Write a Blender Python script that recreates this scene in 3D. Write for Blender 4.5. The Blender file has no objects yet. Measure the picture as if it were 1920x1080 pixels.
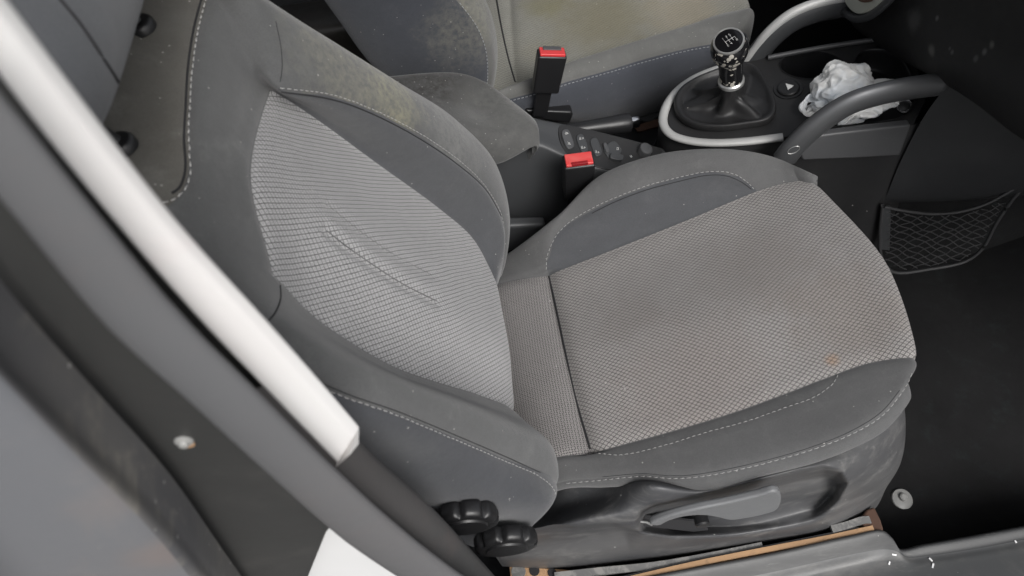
import bpy, bmesh, math, random
from mathutils import Vector, Matrix, noise
from mathutils.bvhtree import BVHTree
from mathutils.geometry import tessellate_polygon
random.seed(7)
scene = bpy.context.scene
COL = scene.collection

# ------------------------------------------------------------------ camera
FPX = 1400.0
TH = math.radians(55); RO = math.radians(8)
def ell0(cx, cy, rx, ry, n=40): return [(cx+rx*math.cos(2*math.pi*k/n), cy+ry*math.sin(2*math.pi*k/n)) for k in range(n)]
CAM = Vector((0, -.6, 1.2))
st, ct, sr, cr = math.sin(TH), math.cos(TH), math.sin(RO), math.cos(RO)
FW = Vector((0, ct, -st))
RT = Vector((cr, -sr*st, -sr*ct)); UP = Vector((sr, cr*st, cr*ct))
def ray(px, py):
    return FW + RT*((px-960)/FPX) + UP*((540-py)/FPX)
def PN(px, py, p, n, h=0.0):
    d = ray(px, py); n = Vector(n).normalized()
    t = ((Vector(p)-CAM).dot(n)+h)/d.dot(n)
    return CAM + d*t
def PZ(px, py, z): return PN(px, py, (0, 0, z), (0, 0, 1))
def PY(px, py, y): return PN(px, py, (0, y, 0), (0, 1, 0))
def PX(px, py, x): return PN(px, py, (x, 0, 0), (1, 0, 0))
def PB(px, py, h=0): return PN(px, py, (-.017, 0, .38), (.91, 0, .414), h)
def PC(px, py, h=0): return PN(px, py, (.06, 0, .34), (-.211, 0, .977), h)
BUP = Vector((-.414, 0, .91)); BN = Vector((.91, 0, .414))
cam = bpy.data.cameras.new('camera'); co = bpy.data.objects.new('camera', cam); COL.objects.link(co)
M = Matrix((RT, UP, -FW)).transposed().to_4x4(); M.translation = CAM
co.matrix_world = M
cam.sensor_width = 36; cam.lens = 36*FPX/1920; cam.clip_start = .02; cam.clip_end = 200
cam.dof.use_dof = True; cam.dof.focus_distance = 1.0; cam.dof.aperture_fstop = 8.0
scene.camera = co

def proj0(P):
    d = P-CAM; z = d.dot(FW); return 960+FPX*d.dot(RT)/z, 540-FPX*d.dot(UP)/z
def seg_d(p, a, b_):
    ax, ay = a; bx, by = b_; px, py = p; dx, dy = bx-ax, by-ay
    t = max(0, min(1, ((px-ax)*dx+(py-ay)*dy)/(dx*dx+dy*dy))); return math.hypot(px-ax-t*dx, py-ay-t*dy)
# ------------------------------------------------------------------ node helpers
def new_mat(name):
    m = bpy.data.materials.new(name); m.use_nodes = True
    return m, m.node_tree, m.node_tree.nodes['Principled BSDF']
def N(nt, typ, **kw):
    n = nt.nodes.new(typ)
    for k, v in kw.items():
        if k == 'inp':
            for a, b in v.items(): n.inputs[a].default_value = b
        else: setattr(n, k, v)
    return n
def L(nt, a, b): nt.links.new(a, b)
def math_(nt, op, a, b=None, c=None, clamp=False):
    n = nt.nodes.new('ShaderNodeMath'); n.operation = op; n.use_clamp = clamp
    for i, x in enumerate((a, b, c)):
        if x is None: continue
        if isinstance(x, (int, float)): n.inputs[i].default_value = x
        else: nt.links.new(x, n.inputs[i])
    return n.outputs[0]
def ramp(nt, fac, a, b, smooth=True):
    n = nt.nodes.new('ShaderNodeMapRange'); n.clamp = True
    if smooth: n.interpolation_type = 'SMOOTHSTEP'
    nt.links.new(fac, n.inputs[0]); n.inputs[1].default_value = a; n.inputs[2].default_value = b
    return n.outputs[0]
def mix(nt, fac, a, b):
    n = nt.nodes.new('ShaderNodeMix'); n.data_type = 'RGBA'
    if isinstance(fac, (int, float)): n.inputs[0].default_value = fac
    else: nt.links.new(fac, n.inputs[0])
    for k, x in ((6, a), (7, b)):
        if isinstance(x, (tuple, list)): n.inputs[k].default_value = (*x[:3], 1)
        else: nt.links.new(x, n.inputs[k])
    return n.outputs[2]
def coords(nt): return N(nt, 'ShaderNodeTexCoord').outputs['Object']
def noise_(nt, co_, scale, detail=3, rough=.55, dist=0):
    n = N(nt, 'ShaderNodeTexNoise', inp={'Scale': scale, 'Detail': detail, 'Roughness': rough, 'Distortion': dist})
    nt.links.new(co_, n.inputs['Vector']); return n.outputs[0]
def specks(nt, co_, scale, size, keep):
    """small irregular dust specks: voronoi cells of which a share is kept"""
    v = N(nt, 'ShaderNodeTexVoronoi', inp={'Scale': scale, 'Randomness': 1.0}); nt.links.new(co_, v.inputs['Vector'])
    sp = N(nt, 'ShaderNodeSeparateColor'); nt.links.new(v.outputs['Color'], sp.inputs[0])
    k = math_(nt, 'GREATER_THAN', sp.outputs[0], 1-keep)
    rad = math_(nt, 'MULTIPLY', sp.outputs[1], size)
    d = math_(nt, 'LESS_THAN', v.outputs['Distance'], rad)
    return math_(nt, 'MULTIPLY', k, d)
def blob(nt, co_, c, r, soft=.6, nz=0.0, nsc=30):
    """soft round mask round a point, edge broken by noise (stains with a shape of their own)"""
    s = N(nt, 'ShaderNodeVectorMath', operation='DISTANCE'); nt.links.new(co_, s.inputs[0]); s.inputs[1].default_value = c
    d = s.outputs['Value']
    if nz:
        n = noise_(nt, co_, nsc, 4, .65)
        d = math_(nt, 'ADD', d, math_(nt, 'MULTIPLY', math_(nt, 'SUBTRACT', n, .5), nz))
    return math_(nt, 'SUBTRACT', 1.0, ramp(nt, d, r*(1-soft), r))
def bump(nt, bsdf, hgt, strength, dist=.001, prev=None):
    b = N(nt, 'ShaderNodeBump', inp={'Strength': strength, 'Distance': dist})
    nt.links.new(hgt, b.inputs['Height'])
    if prev is not None: nt.links.new(prev, b.inputs['Normal'])
    nt.links.new(b.outputs[0], bsdf.inputs['Normal']); return b.outputs[0]

def mat_plain_fabric(name, base, dust=(.27, .27, .262), dust_amt=.35, speck=.04, stains=(), sheen=.25, mott=.10, speckscale=260):
    m, nt, b = new_mat(name); c = coords(nt)
    n1 = noise_(nt, c, 9, 4, .6); n2 = noise_(nt, c, 900, 2, .6); n3 = noise_(nt, c, 60, 5, .7)
    f = math_(nt, 'ADD', math_(nt, 'MULTIPLY', math_(nt, 'SUBTRACT', n1, .5), mott*3), math_(nt, 'MULTIPLY', math_(nt, 'SUBTRACT', n2, .5), .5))
    f = math_(nt, 'ADD', math_(nt, 'ADD', f, math_(nt, 'MULTIPLY', math_(nt, 'SUBTRACT', n3, .5), .22)), 1.0)
    mul = N(nt, 'ShaderNodeVectorMath', operation='SCALE'); mul.inputs[0].default_value = base; nt.links.new(f, mul.inputs['Scale'])
    col = mul.outputs[0]
    dm = math_(nt, 'MULTIPLY', ramp(nt, noise_(nt, c, 22, 6, .75), .50, .85), dust_amt)
    col = mix(nt, dm, col, dust)
    for (cc, r, colr, amt, nz) in stains:
        k = math_(nt, 'MULTIPLY', blob(nt, c, cc, r, .8, nz, 45), amt)
        k = math_(nt, 'MULTIPLY', k, ramp(nt, noise_(nt, c, 120, 5, .7), .25, .7))
        col = mix(nt, k, col, colr)
    if speck:
        sk = specks(nt, c, speckscale, .26, speck)
        col = mix(nt, math_(nt, 'MULTIPLY', sk, .55), col, (.5, .49, .46))
    nt.links.new(col, b.inputs['Base Color'])
    b.inputs['Roughness'].default_value = .92; b.inputs['Specular IOR Level'].default_value = .15
    b.inputs['Sheen Weight'].default_value = sheen; b.inputs['Sheen Roughness'].default_value = .5
    w = math_(nt, 'ADD', noise_(nt, c, 1400, 2, .7), math_(nt, 'MULTIPLY', noise_(nt, c, 45, 3), 2.0))
    bump(nt, b, w, .35, .0012)
    return m

def mat_lattice(name, base, line, p=.0086, q=.0059, lw=.13, stains=(), line_amt=.9, ties=False, mott=.25, dust=0.0, soften=1.0):
    """knitted diamond lattice drawn in UV metres"""
    m, nt, b = new_mat(name); c = coords(nt)
    uv = N(nt, 'ShaderNodeUVMap').outputs[0]
    wob = N(nt, 'ShaderNodeTexNoise', inp={'Scale': 14.0, 'Detail': 2.0}); nt.links.new(c, wob.inputs['Vector'])
    wv = N(nt, 'ShaderNodeVectorMath', operation='MULTIPLY_ADD'); nt.links.new(wob.outputs['Color'], wv.inputs[0])
    wv.inputs[1].default_value = (.004, .004, 0); nt.links.new(uv, wv.inputs[2])
    s = N(nt, 'ShaderNodeSeparateXYZ'); nt.links.new(wv.outputs[0], s.inputs[0])
    u = math_(nt, 'DIVIDE', s.outputs[0], p); v = math_(nt, 'DIVIDE', s.outputs[1], q)
    def tri(x):
        return math_(nt, 'ABSOLUTE', math_(nt, 'SUBTRACT', math_(nt, 'FRACT', math_(nt, 'ADD', x, .5)), .5))
    A = tri(math_(nt, 'ADD', u, v)); B = tri(math_(nt, 'SUBTRACT', u, v))
    d = math_(nt, 'MINIMUM', A, B)
    thick = math_(nt, 'ADD', math_(nt, 'MULTIPLY', math_(nt, 'SUBTRACT', noise_(nt, c, 420, 2), .5), .10), lw)
    nn = nt.nodes.new('ShaderNodeMapRange'); nn.clamp = True; nn.interpolation_type = 'SMOOTHSTEP'
    nt.links.new(d, nn.inputs[0]); nn.inputs[1].default_value = .05; nt.links.new(thick, nn.inputs[2]); nn.inputs[3].default_value = 1; nn.inputs[4].default_value = 0
    ln = nn.outputs[0]
    # centre dot of every cell
    dd = math_(nt, 'ADD', math_(nt, 'SUBTRACT', .5, A), math_(nt, 'SUBTRACT', .5, B))
    dot = math_(nt, 'MULTIPLY', math_(nt, 'LESS_THAN', dd, .16), .35)
    n1 = noise_(nt, c, 7, 4, .6); n2 = noise_(nt, c, 600, 3, .7)
    f = math_(nt, 'ADD', 1.0, math_(nt, 'ADD', math_(nt, 'MULTIPLY', math_(nt, 'SUBTRACT', n1, .5), mott), math_(nt, 'MULTIPLY', math_(nt, 'SUBTRACT', n2, .5), .7)))
    mul = N(nt, 'ShaderNodeVectorMath', operation='SCALE'); mul.inputs[0].default_value = base; nt.links.new(f, mul.inputs['Scale'])
    col = mul.outputs[0]
    for (cc, r, colr, amt, nz) in stains:
        col = mix(nt, math_(nt, 'MULTIPLY', blob(nt, c, cc, r, .8, nz, 25), amt), col, colr)
    linef = math_(nt, 'MAXIMUM', math_(nt, 'MULTIPLY', ln, line_amt), dot)
    linef = math_(nt, 'MULTIPLY', linef, math_(nt, 'ADD', .72, math_(nt, 'MULTIPLY', noise_(nt, c, 90, 3), .5)), clamp=True)
    col = mix(nt, linef, col, line)
    if ties:
        t = math_(nt, 'MULTIPLY', math_(nt, 'LESS_THAN', math_(nt, 'ADD', A, B), .2), .8)
        col = mix(nt, t, col, (.42, .40, .38))
    sk = specks(nt, c, 140, .2, .03); col = mix(nt, math_(nt, 'MULTIPLY', sk, .5), col, (.55, .53, .5))
    nt.links.new(col, b.inputs['Base Color'])
    b.inputs['Roughness'].default_value = .9; b.inputs['Specular IOR Level'].default_value = .15
    b.inputs['Sheen Weight'].default_value = .2
    hh = math_(nt, 'ADD', math_(nt, 'SUBTRACT', 1.0, ln), math_(nt, 'MULTIPLY', n2, .6))
    bump(nt, b, hh, .6, .0008)
    return m

def mat_plastic(name, base, rough=.5, scuff=(.35, .34, .33), scuff_amt=.3, grain=1200, grain_s=.25, metal=0.0, scuff_sc=14, speck=.03, spec=.5, stretch=(1, 1, 1), coat=0, speckcol=(.6, .59, .56), extra=(), streak=0, s0=.50, s1=.78):
    m, nt, b = new_mat(name); c0 = coords(nt)
    mp = N(nt, 'ShaderNodeMapping'); nt.links.new(c0, mp.inputs[0]); mp.inputs['Scale'].default_value = stretch; c = mp.outputs[0]
    k = math_(nt, 'MULTIPLY', ramp(nt, noise_(nt, c, scuff_sc, 8, .72, .6), s0, s1), scuff_amt)
    col = mix(nt, k, base, scuff)
    if streak:
        ms = N(nt, 'ShaderNodeMapping'); nt.links.new(c0, ms.inputs[0]); ms.inputs['Scale'].default_value = (8, 40, 70); ms.inputs['Rotation'].default_value = (0, .15, 0)
        k3 = math_(nt, 'MULTIPLY', ramp(nt, noise_(nt, ms.outputs[0], 3.0, 6, .75, .4), .54, .72), streak)
        k3 = math_(nt, 'MULTIPLY', k3, ramp(nt, noise_(nt, c0, 9, 3), .40, .60)); col = mix(nt, k3, col, scuff)
    k2 = math_(nt, 'MULTIPLY', ramp(nt, noise_(nt, c, scuff_sc*.35, 3, .5), .3, .8), scuff_amt*.45)
    col = mix(nt, k2, col, scuff)
    for (cc, r, colr, amt, nz) in extra:
        col = mix(nt, math_(nt, 'MULTIPLY', blob(nt, c0, cc, r, .8, nz, 30), amt), col, colr)
    if speck:
        sk = specks(nt, c0, 170, .2, speck*.6); col = mix(nt, math_(nt, 'MULTIPLY', sk, .6), col, speckcol)
    nt.links.new(col, b.inputs['Base Color'])
    b.inputs['Metallic'].default_value = metal
    b.inputs['Specular IOR Level'].default_value = spec
    r = math_(nt, 'ADD', rough, math_(nt, 'MULTIPLY', math_(nt, 'SUBTRACT', noise_(nt, c, 25, 5, .7), .5), .25), clamp=True)
    nt.links.new(r, b.inputs['Roughness'])
    if coat: b.inputs['Coat Weight'].default_value = coat
    if grain: bump(nt, b, noise_(nt, c0, grain, 2, .6), grain_s, .0006)
    return m

MOLD = (.33, .32, .17)
pm = lambda v: tuple(v)
m_fab = mat_plain_fabric('grey_fabric', (.090, .091, .092), dust_amt=.25, stains=[
    (pm(PB(735, 170, .05)), .075, (.30, .285, .18), .55, .10), (pm(PB(650, 120, .05)), .10, (.25, .24, .18), .45, .10),
    (pm(PB(840, 240, .05)), .09, (.26, .26, .24), .3, .10)])
m_fab_cush = mat_plain_fabric('grey_fabric_cushion', (.095, .095, .096), dust_amt=.20, speck=.04)
m_fab_dusty = mat_plain_fabric('dusty_grey_fabric', (.10, .095, .085), dust=(.22, .215, .20), dust_amt=.45, speck=.08, speckscale=260, mott=.2)
m_blue = mat_plain_fabric('bluegrey_fabric', (.068, .070, .075), dust_amt=.08, speck=.02, mott=.08)
m_dark_side = mat_plain_fabric('charcoal_fabric', (.055, .057, .063), dust_amt=.08, speck=.05, mott=.08)
m_head = mat_plain_fabric('headrest_fabric', (.088, .092, .100), dust_amt=.06, speck=0, mott=.08)
m_ins = mat_lattice('lattice_fabric', (.300, .286, .277), (.012, .012, .012), p=.0074, q=.0054, lw=.17, line_amt=.72, stains=[
    (pm(PC(1590, 590)), .10, (.235, .195, .165), .32, .14), (pm(PC(1440, 510)), .10, (.21, .18, .16), .28, .14),
    (pm(PC(1300, 720)), .13, (.25, .205, .185), .30, .14), (pm(PC(1180, 600)), .06, (.22, .195, .18), .25, .10), (pm(PC(1560, 676)), .013, (.36, .24, .16), .6, .02)])
m_strip = mat_lattice('lattice_fabric_worn', (.24, .228, .224), (.014, .013, .013), p=.0070, q=.0054, lw=.17, ties=True)
m_bins = mat_lattice('lattice_fabric_back', (.385, .382, .383), (.012, .012, .014), p=.0075, q=.0056, lw=.14, line_amt=.72)
m_pins = mat_lattice('mouldy_lattice_fabric', (.25, .245, .215), (.04, .047, .04), line_amt=.55, mott=.5, stains=[
    (pm(PZ(1130, 30, .38)), .13, (.17, .15, .09), .7, .10), (pm(PZ(1020, 10, .38)), .06, (.20, .18, .08), .6, .05),
    (pm(PZ(1290, 15, .38)), .10, (.30, .25, .17), .5, .08), (pm(PZ(1020, 90, .38)), .05, (.21, .19, .13), .4, .05)])
m_pbol = mat_plain_fabric('mouldy_grey_fabric', (.125, .125, .12), dust_amt=.3, speck=.10, stains=[(pm(PY(880, 10, .39)), .09, (.24, .235, .19), .7, .08)])
m_pside = mat_plain_fabric('passenger_side_fabric', (.056, .060, .071), dust_amt=.10, speck=.05, stains=[(pm(PY(870, 60, .37)), .09, (.17, .165, .14), .6, .09)])
m_stitch, _nt, _b = new_mat('thread'); _b.inputs['Base Color'].default_value = (.40, .395, .385, 1); _b.inputs['Roughness'].default_value = .7
m_stitch_d, _nt, _b = new_mat('dark_thread'); _b.inputs['Base Color'].default_value = (.30, .31, .32, 1); _b.inputs['Roughness'].default_value = .7
m_groove, _nt, _b = new_mat('dark_seam'); _b.inputs['Base Color'].default_value = (.02, .02, .022, 1); _b.inputs['Roughness'].default_value = .9
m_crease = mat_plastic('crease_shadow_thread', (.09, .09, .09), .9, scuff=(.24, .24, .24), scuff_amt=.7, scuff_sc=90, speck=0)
m_trim = mat_plastic('scuffed_trim_plastic', (.052, .053, .057), .42, scuff=(.24, .235, .225), scuff_amt=.55, streak=.35, s0=.48, s1=.74, scuff_sc=16, stretch=(.7, 1, 1.6), speck=.05)
m_lever = mat_plastic('worn_lever_plastic', (.155, .158, .163), .38, scuff=(.22, .22, .22), scuff_amt=.3, speck=.01)
m_black = mat_plastic('black_plastic', (.012, .012, .013), .35, scuff=(.05, .05, .05), scuff_amt=.15, speck=.01)
m_black2 = mat_plastic('black_console_plastic', (.019, .019, .020), .55, scuff=(.05, .048, .045), scuff_amt=.3, speck=.02)
m_cons = mat_plastic('console_plastic', (.048, .050, .053), .45, scuff=(.06, .06, .058), scuff_amt=.3, speck=.02)
m_cons_lt = mat_plastic('console_grey_plastic', (.070, .071, .074), .42, scuff=(.11, .11, .11), scuff_amt=.3, speck=.01)
m_silver = mat_plastic('satin_silver_trim', (.52, .52, .51), .34, scuff=(.4, .4, .39), scuff_amt=.2, metal=.75, grain=0, speck=0)
m_rim = mat_plastic('matt_silver_trim', (.50, .50, .49), .5, scuff=(.4, .4, .39), scuff_amt=.2, metal=.25, grain=0, speck=0)
m_handle = mat_plastic('pewter_handle_paint', (.125, .128, .134), .42, scuff=(.13, .13, .125), scuff_amt=.2, metal=.6, grain=0, speck=.01)
m_chrome = mat_plastic('chrome', (.75, .75, .76), .12, scuff_amt=.05, metal=1, grain=0, speck=0)
m_red = mat_plastic('red_button_plastic', (.62, .030, .035), .30, scuff=(.75, .25, .22), scuff_amt=.35, grain=0, speck=.02)
m_redd = mat_plastic('dark_red_plastic', (.25, .008, .012), .4, scuff_amt=.0, grain=0, speck=0)
m_arm = mat_plain_fabric('armrest_fabric', (.078, .078, .077), dust=(.15, .148, .14), dust_amt=.4, speck=.10, mott=.25, speckscale=300,
    stains=[(pm(PZ(790, 160, .5)), .10, (.022, .020, .018), .75, .09), (pm(PZ(930, 215, .46)), .08, (.14, .14, .13), .5, .08)])  # darker patch at the rear, paler one towards the front
m_leather = mat_plastic('black_leather', (.016, .016, .017), .48, scuff=(.055, .052, .048), scuff_amt=.4, grain=700, grain_s=.5, speck=.03)
m_carpet = mat_plain_fabric('black_carpet', (.0125, .0125, .013), dust=(.035, .05, .05), dust_amt=.35, speck=.0, sheen=.04, mott=.3)
m_dash = mat_plastic('dash_plastic', (.016, .016, .0165), .6, scuff=(.03, .03, .031), scuff_amt=.3, speck=0, spec=.3, extra=[
    (pm(PX(1715, 38, .577)), .022, (.06, .06, .06), .8, .03), (pm(PX(1750, 94, .577)), .011, (.10, .10, .095), .9, .004), (pm(PX(1855, 84, .577)), .007, (.12, .12, .11), .9, .003),
    (pm(PX(1788, 98, .577)), .005, (.10, .10, .10), .9, .002), (pm(PX(1843, 97, .577)), .006, (.10, .10, .10), .9, .002), (pm(PX(1755, 34, .577)), .005, (.10, .10, .10), .9, .002),
    (pm(PX(1783, 91, .577)), .004, (.10, .10, .10), .9, .002), (pm(PX(1830, 110, .577)), .006, (.07, .07, .07), .9, .004)])
m_dash2 = mat_plastic('kick_panel_plastic', (.024, .025, .027), .55, scuff=(.045, .045, .047), scuff_amt=.3, speck=0)
m_cream = mat_plastic('cream_bezel_plastic', (.42, .43, .38), .5, scuff=(.34, .34, .30), scuff_amt=.3, speck=0)
m_white_trim = mat_plastic('pale_grey_trim', (.74, .74, .73), .75, scuff=(.74, .52, .51), scuff_amt=.4, speck=0, scuff_sc=6)
m_seal = mat_plastic('rubber_seal', (.125, .127, .132), .55, scuff=(.15, .135, .132), scuff_amt=.5, speck=0, scuff_sc=8)
m_ltrim = mat_plastic('lower_pillar_plastic', (.070, .070, .070), .55, scuff=(.13, .10, .095), scuff_amt=.5, speck=0, scuff_sc=7)
m_jamb = mat_plastic('black_jamb_paint', (.038, .038, .037), .5, scuff=(.10, .095, .09), scuff_amt=.35, speck=0, scuff_sc=12)
m_door = mat_plastic('faded_grey_paint', (.150, .160, .178), .45, scuff=(.25, .225, .21), scuff_amt=.7, speck=.05, scuff_sc=7, coat=.15, extra=[(pm(PY(330, 1040, -.47)), .035, (.25, .19, .165), .4, .03), (pm(PY(230, 940, -.47)), .03, (.23, .20, .19), .35, .03)])
m_doorx = mat_plastic('dirty_edge_paint', (.10, .10, .105), .6, scuff=(.30, .28, .24), scuff_amt=.6, speck=.2, scuff_sc=30)
m_whitepanel = mat_plastic('white_sticker', (.80, .80, .80), .4, scuff=(.72, .72, .72), scuff_amt=.3, speck=0, grain=0)
m_sill = mat_plastic('scuffed_sill_plastic', (.062, .065, .069), .42, scuff=(.19, .185, .175), scuff_amt=.6, streak=.4, s0=.46, s1=.72, speck=.04, scuff_sc=10, stretch=(.4, 1, 1))
m_sillband = mat_plastic('dark_sill_plastic', (.028, .029, .031), .45, scuff=(.13, .13, .125), scuff_amt=.5, streak=.6, speck=.02, scuff_sc=12, stretch=(.3, 1, 1))
m_pink = mat_plastic('faded_red_print', (.55, .30, .30), .5, scuff_amt=.1, speck=0, grain=0)
m_tan = mat_plastic('tan_primer', (.46, .28, .15), .7, scuff=(.05, .04, .035), scuff_amt=.45, speck=.02, scuff_sc=40)
m_rag = mat_plastic('weathered_metal', (.13, .13, .13), .5, scuff=(.34, .33, .31), scuff_amt=.6, s0=.45, s1=.62, speck=.1, scuff_sc=35)
m_rust = mat_plastic('rusty_metal', (.09, .045, .028), .8, scuff=(.03, .025, .022), scuff_amt=.7, speck=0, scuff_sc=35)
m_bolt = mat_plastic('clear_worn_plastic', (.30, .30, .29), .35, scuff=(.5, .5, .48), scuff_amt=.5, speck=0, grain=0)
m_ground = mat_plastic('asphalt', (.07, .07, .07), .9, scuff=(.12, .12, .11), scuff_amt=.5, speck=.1)
m_glyph, _nt, _b = new_mat('white_print'); _b.inputs['Base Color'].default_value = (.75, .75, .73, 1)

m_bag, nt, b = new_mat('white_plastic_bag'); c = coords(nt)
col = mix(nt, ramp(nt, noise_(nt, c, 18, 3), .4, .65), (.88, .88, .86), (.80, .84, .88)); L(nt, col, b.inputs['Base Color'])
b.inputs['Roughness'].default_value = .4; b.inputs['Subsurface Weight'].default_value = .8; b.inputs['Subsurface Radius'].default_value = (.01, .01, .01)
bump(nt, b, noise_(nt, c, 45, 2, .5, 2.5), .35, .004)

m_knob, nt, b = new_mat('peeling_knob_lacquer'); c = coords(nt)
v = N(nt, 'ShaderNodeTexVoronoi', inp={'Scale': 130.0}); L(nt, c, v.inputs['Vector'])
k = math_(nt, 'MULTIPLY', math_(nt, 'LESS_THAN', v.outputs['Distance'], .42), math_(nt, 'GREATER_THAN', noise_(nt, c, 42, 3), .52))
col = mix(nt, k, (.010, .010, .011), (.36, .34, .30)); L(nt, col, b.inputs['Base Color'])
L(nt, math_(nt, 'ADD', .12, math_(nt, 'MULTIPLY', k, .5)), b.inputs['Roughness']); bump(nt, b, k, .4, .0006)

# ------------------------------------------------------------------ object helpers
BVH = {}
def link(o, parent=None):
    COL.objects.link(o)
    if parent is not None:
        o.parent = parent
        w = Vector((0, 0, 0)); q = parent
        while q is not None: w += q.location; q = q.parent
        o.location = o.location - w
    return o
def thing(name, label, cat, loc=(0, 0, 0), group=None):
    o = bpy.data.objects.new(name, None); o.empty_display_size = .05; COL.objects.link(o); o.location = loc
    o['label'] = label; o['category'] = cat
    if group: o['group'] = group
    return o
def tag(o, label, cat, group=None):
    o['label'] = label; o['category'] = cat
    if group: o['group'] = group
    return o
def mesh_obj(name, verts, faces, mat, parent=None, smooth=True, uvs=None, bvh=True, label=None):
    me = bpy.data.meshes.new(name); me.from_pydata([tuple(v) for v in verts], [], faces); me.update()
    if uvs is not None:
        uvl = me.uv_layers.new(name='UVMap')
        for lp in me.loops: uvl.data[lp.index].uv = uvs[lp.vertex_index]
    if smooth:
        for p in me.polygons: p.use_smooth = True
    me.materials.append(mat)
    o = bpy.data.objects.new(name, me); link(o, parent)
    if bvh: BVH[o.name] = BVHTree.FromPolygons([tuple(v) for v in verts], faces)
    if label: o['label'] = label
    return o
def from_bm(name, bm, mat, parent=None, smooth=True, angle=None, label=None):
    me = bpy.data.meshes.new(name); bmesh.ops.recalc_face_normals(bm, faces=bm.faces[:]); bm.to_mesh(me)
    vs = [v.co.copy() for v in bm.verts]; fs = [[v.index for v in f.verts] for f in bm.faces]
    bm.verts.index_update(); fs = [[v.index for v in f.verts] for f in bm.faces]
    bm.free()
    for p in me.polygons: p.use_smooth = smooth
    me.materials.append(mat)
    o = bpy.data.objects.new(name, me); link(o, parent)
    BVH[o.name] = BVHTree.FromPolygons(vs, fs)
    if smooth and angle is not None:
        try: me.set_sharp_from_angle(angle=math.radians(angle))
        except Exception: pass
    if label: o['label'] = label
    return o
def hit(px, py, objs=None, cull=None):
    d = ray(px, py).normalized(); best = None
    for nme, t in BVH.items():
        if objs is not None and not any(nme == o or nme.split('.')[0] == o for o in objs): continue
        r = t.ray_cast(CAM, d, 50)
        if r[0] is not None and (best is None or r[3] < best[2]): best = (r[0], r[1], r[3])
    if best is None: return None, None
    n = best[1]
    if n.dot(d) > 0: n = -n
    return best[0], n
def cr1(p0, p1, p2, p3, t):
    # centripetal Catmull-Rom, written as a Hermite segment
    d1 = max((p1-p0).length, 1e-6)**.5; d2 = max((p2-p1).length, 1e-6)**.5; d3 = max((p3-p2).length, 1e-6)**.5
    m1 = (p1-p0)*(d2/d1)-(p2-p0)*(d2/(d1+d2))+(p2-p1); m2 = (p2-p1)-(p3-p1)*(d2/(d2+d3))+(p3-p2)*(d2/d3)
    t2 = t*t; t3 = t2*t
    return p1*(2*t3-3*t2+1)+m1*(t3-2*t2+t)+p2*(-2*t3+3*t2)+m2*(t3-t2)
def cr0(p0, p1, p2, p3, t):
    return .5*((2*p1)+(p2-p0)*t+(2*p0-5*p1+4*p2-p3)*t*t+(3*p1-p0-3*p2+p3)*t*t*t)
def spline(pts, sub, closed=False):
    pts = [Vector(p) for p in pts]; out = []; n = len(pts)
    for i in range(n if closed else n-1):
        if closed: a, b_, c_, d_ = pts[(i-1) % n], pts[i], pts[(i+1) % n], pts[(i+2) % n]
        else:
            b_, c_ = pts[i], pts[i+1]
            a = pts[i-1] if i > 0 else b_*2-c_
            d_ = pts[i+2] if i+2 < n else c_*2-b_
        for k in range(sub): out.append(cr1(a, b_, c_, d_, k/sub))
    if not closed: out.append(pts[-1])
    return out
def net(rails, sr_, ss_):
    """rails: list of equal-length point lists -> dense grid G[row][col]"""
    R1 = [spline(r, ss_) for r in rails]
    cols = [spline([R1[r][j] for r in range(len(R1))], sr_) for j in range(len(R1[0]))]
    return [[cols[j][i] for j in range(len(cols))] for i in range(len(cols[0]))]
def gnormals(G):
    nr, nc = len(G), len(G[0]); out = []
    for i in range(nr):
        row = []
        for j in range(nc):
            a = G[min(i+1, nr-1)][j]-G[max(i-1, 0)][j]; b_ = G[i][min(j+1, nc-1)]-G[i][max(j-1, 0)]
            n = a.cross(b_)
            row.append(n.normalized() if n.length > 1e-9 else Vector((0, 0, 1)))
        out.append(row)
    return out
def orient(Nn, ref):
    i, j = len(Nn)//2, len(Nn[0])//2
    if Nn[i][j].dot(ref) < 0: return [[-n for n in r] for r in Nn]
    return Nn
def dent_rows(G, Nn, row, depth, width, c0=0, c1=None):
    nc = len(G[0]); c1 = nc-1 if c1 is None else c1
    base = [G[row][j].copy() for j in range(nc)]
    for j in range(c0, c1+1):
        e = min(1, (j-c0)/24) if c0 > 0 else 1
        if c1 < nc-1: e = min(e, (c1-j)/24)
        for i in range(len(G)):
            d = (G[i][j]-base[j]).length if i != row else 0
            if d < width*4: G[i][j] = G[i][j]-Nn[i][j]*depth*e*math.exp(-(d/width)**1.3)
def dent_cols(G, Nn, col, depth, width, r0=0, r1=None):
    nr = len(G); r1 = nr-1 if r1 is None else r1
    for i in range(r0, r1+1):
        b_ = G[i][col].copy()
        for j in range(len(G[0])):
            d = (G[i][j]-b_).length if j != col else 0
            if d < width*4: G[i][j] = G[i][j]-Nn[i][j]*depth*math.exp(-(d/width)**1.3)
GN = {}
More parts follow.
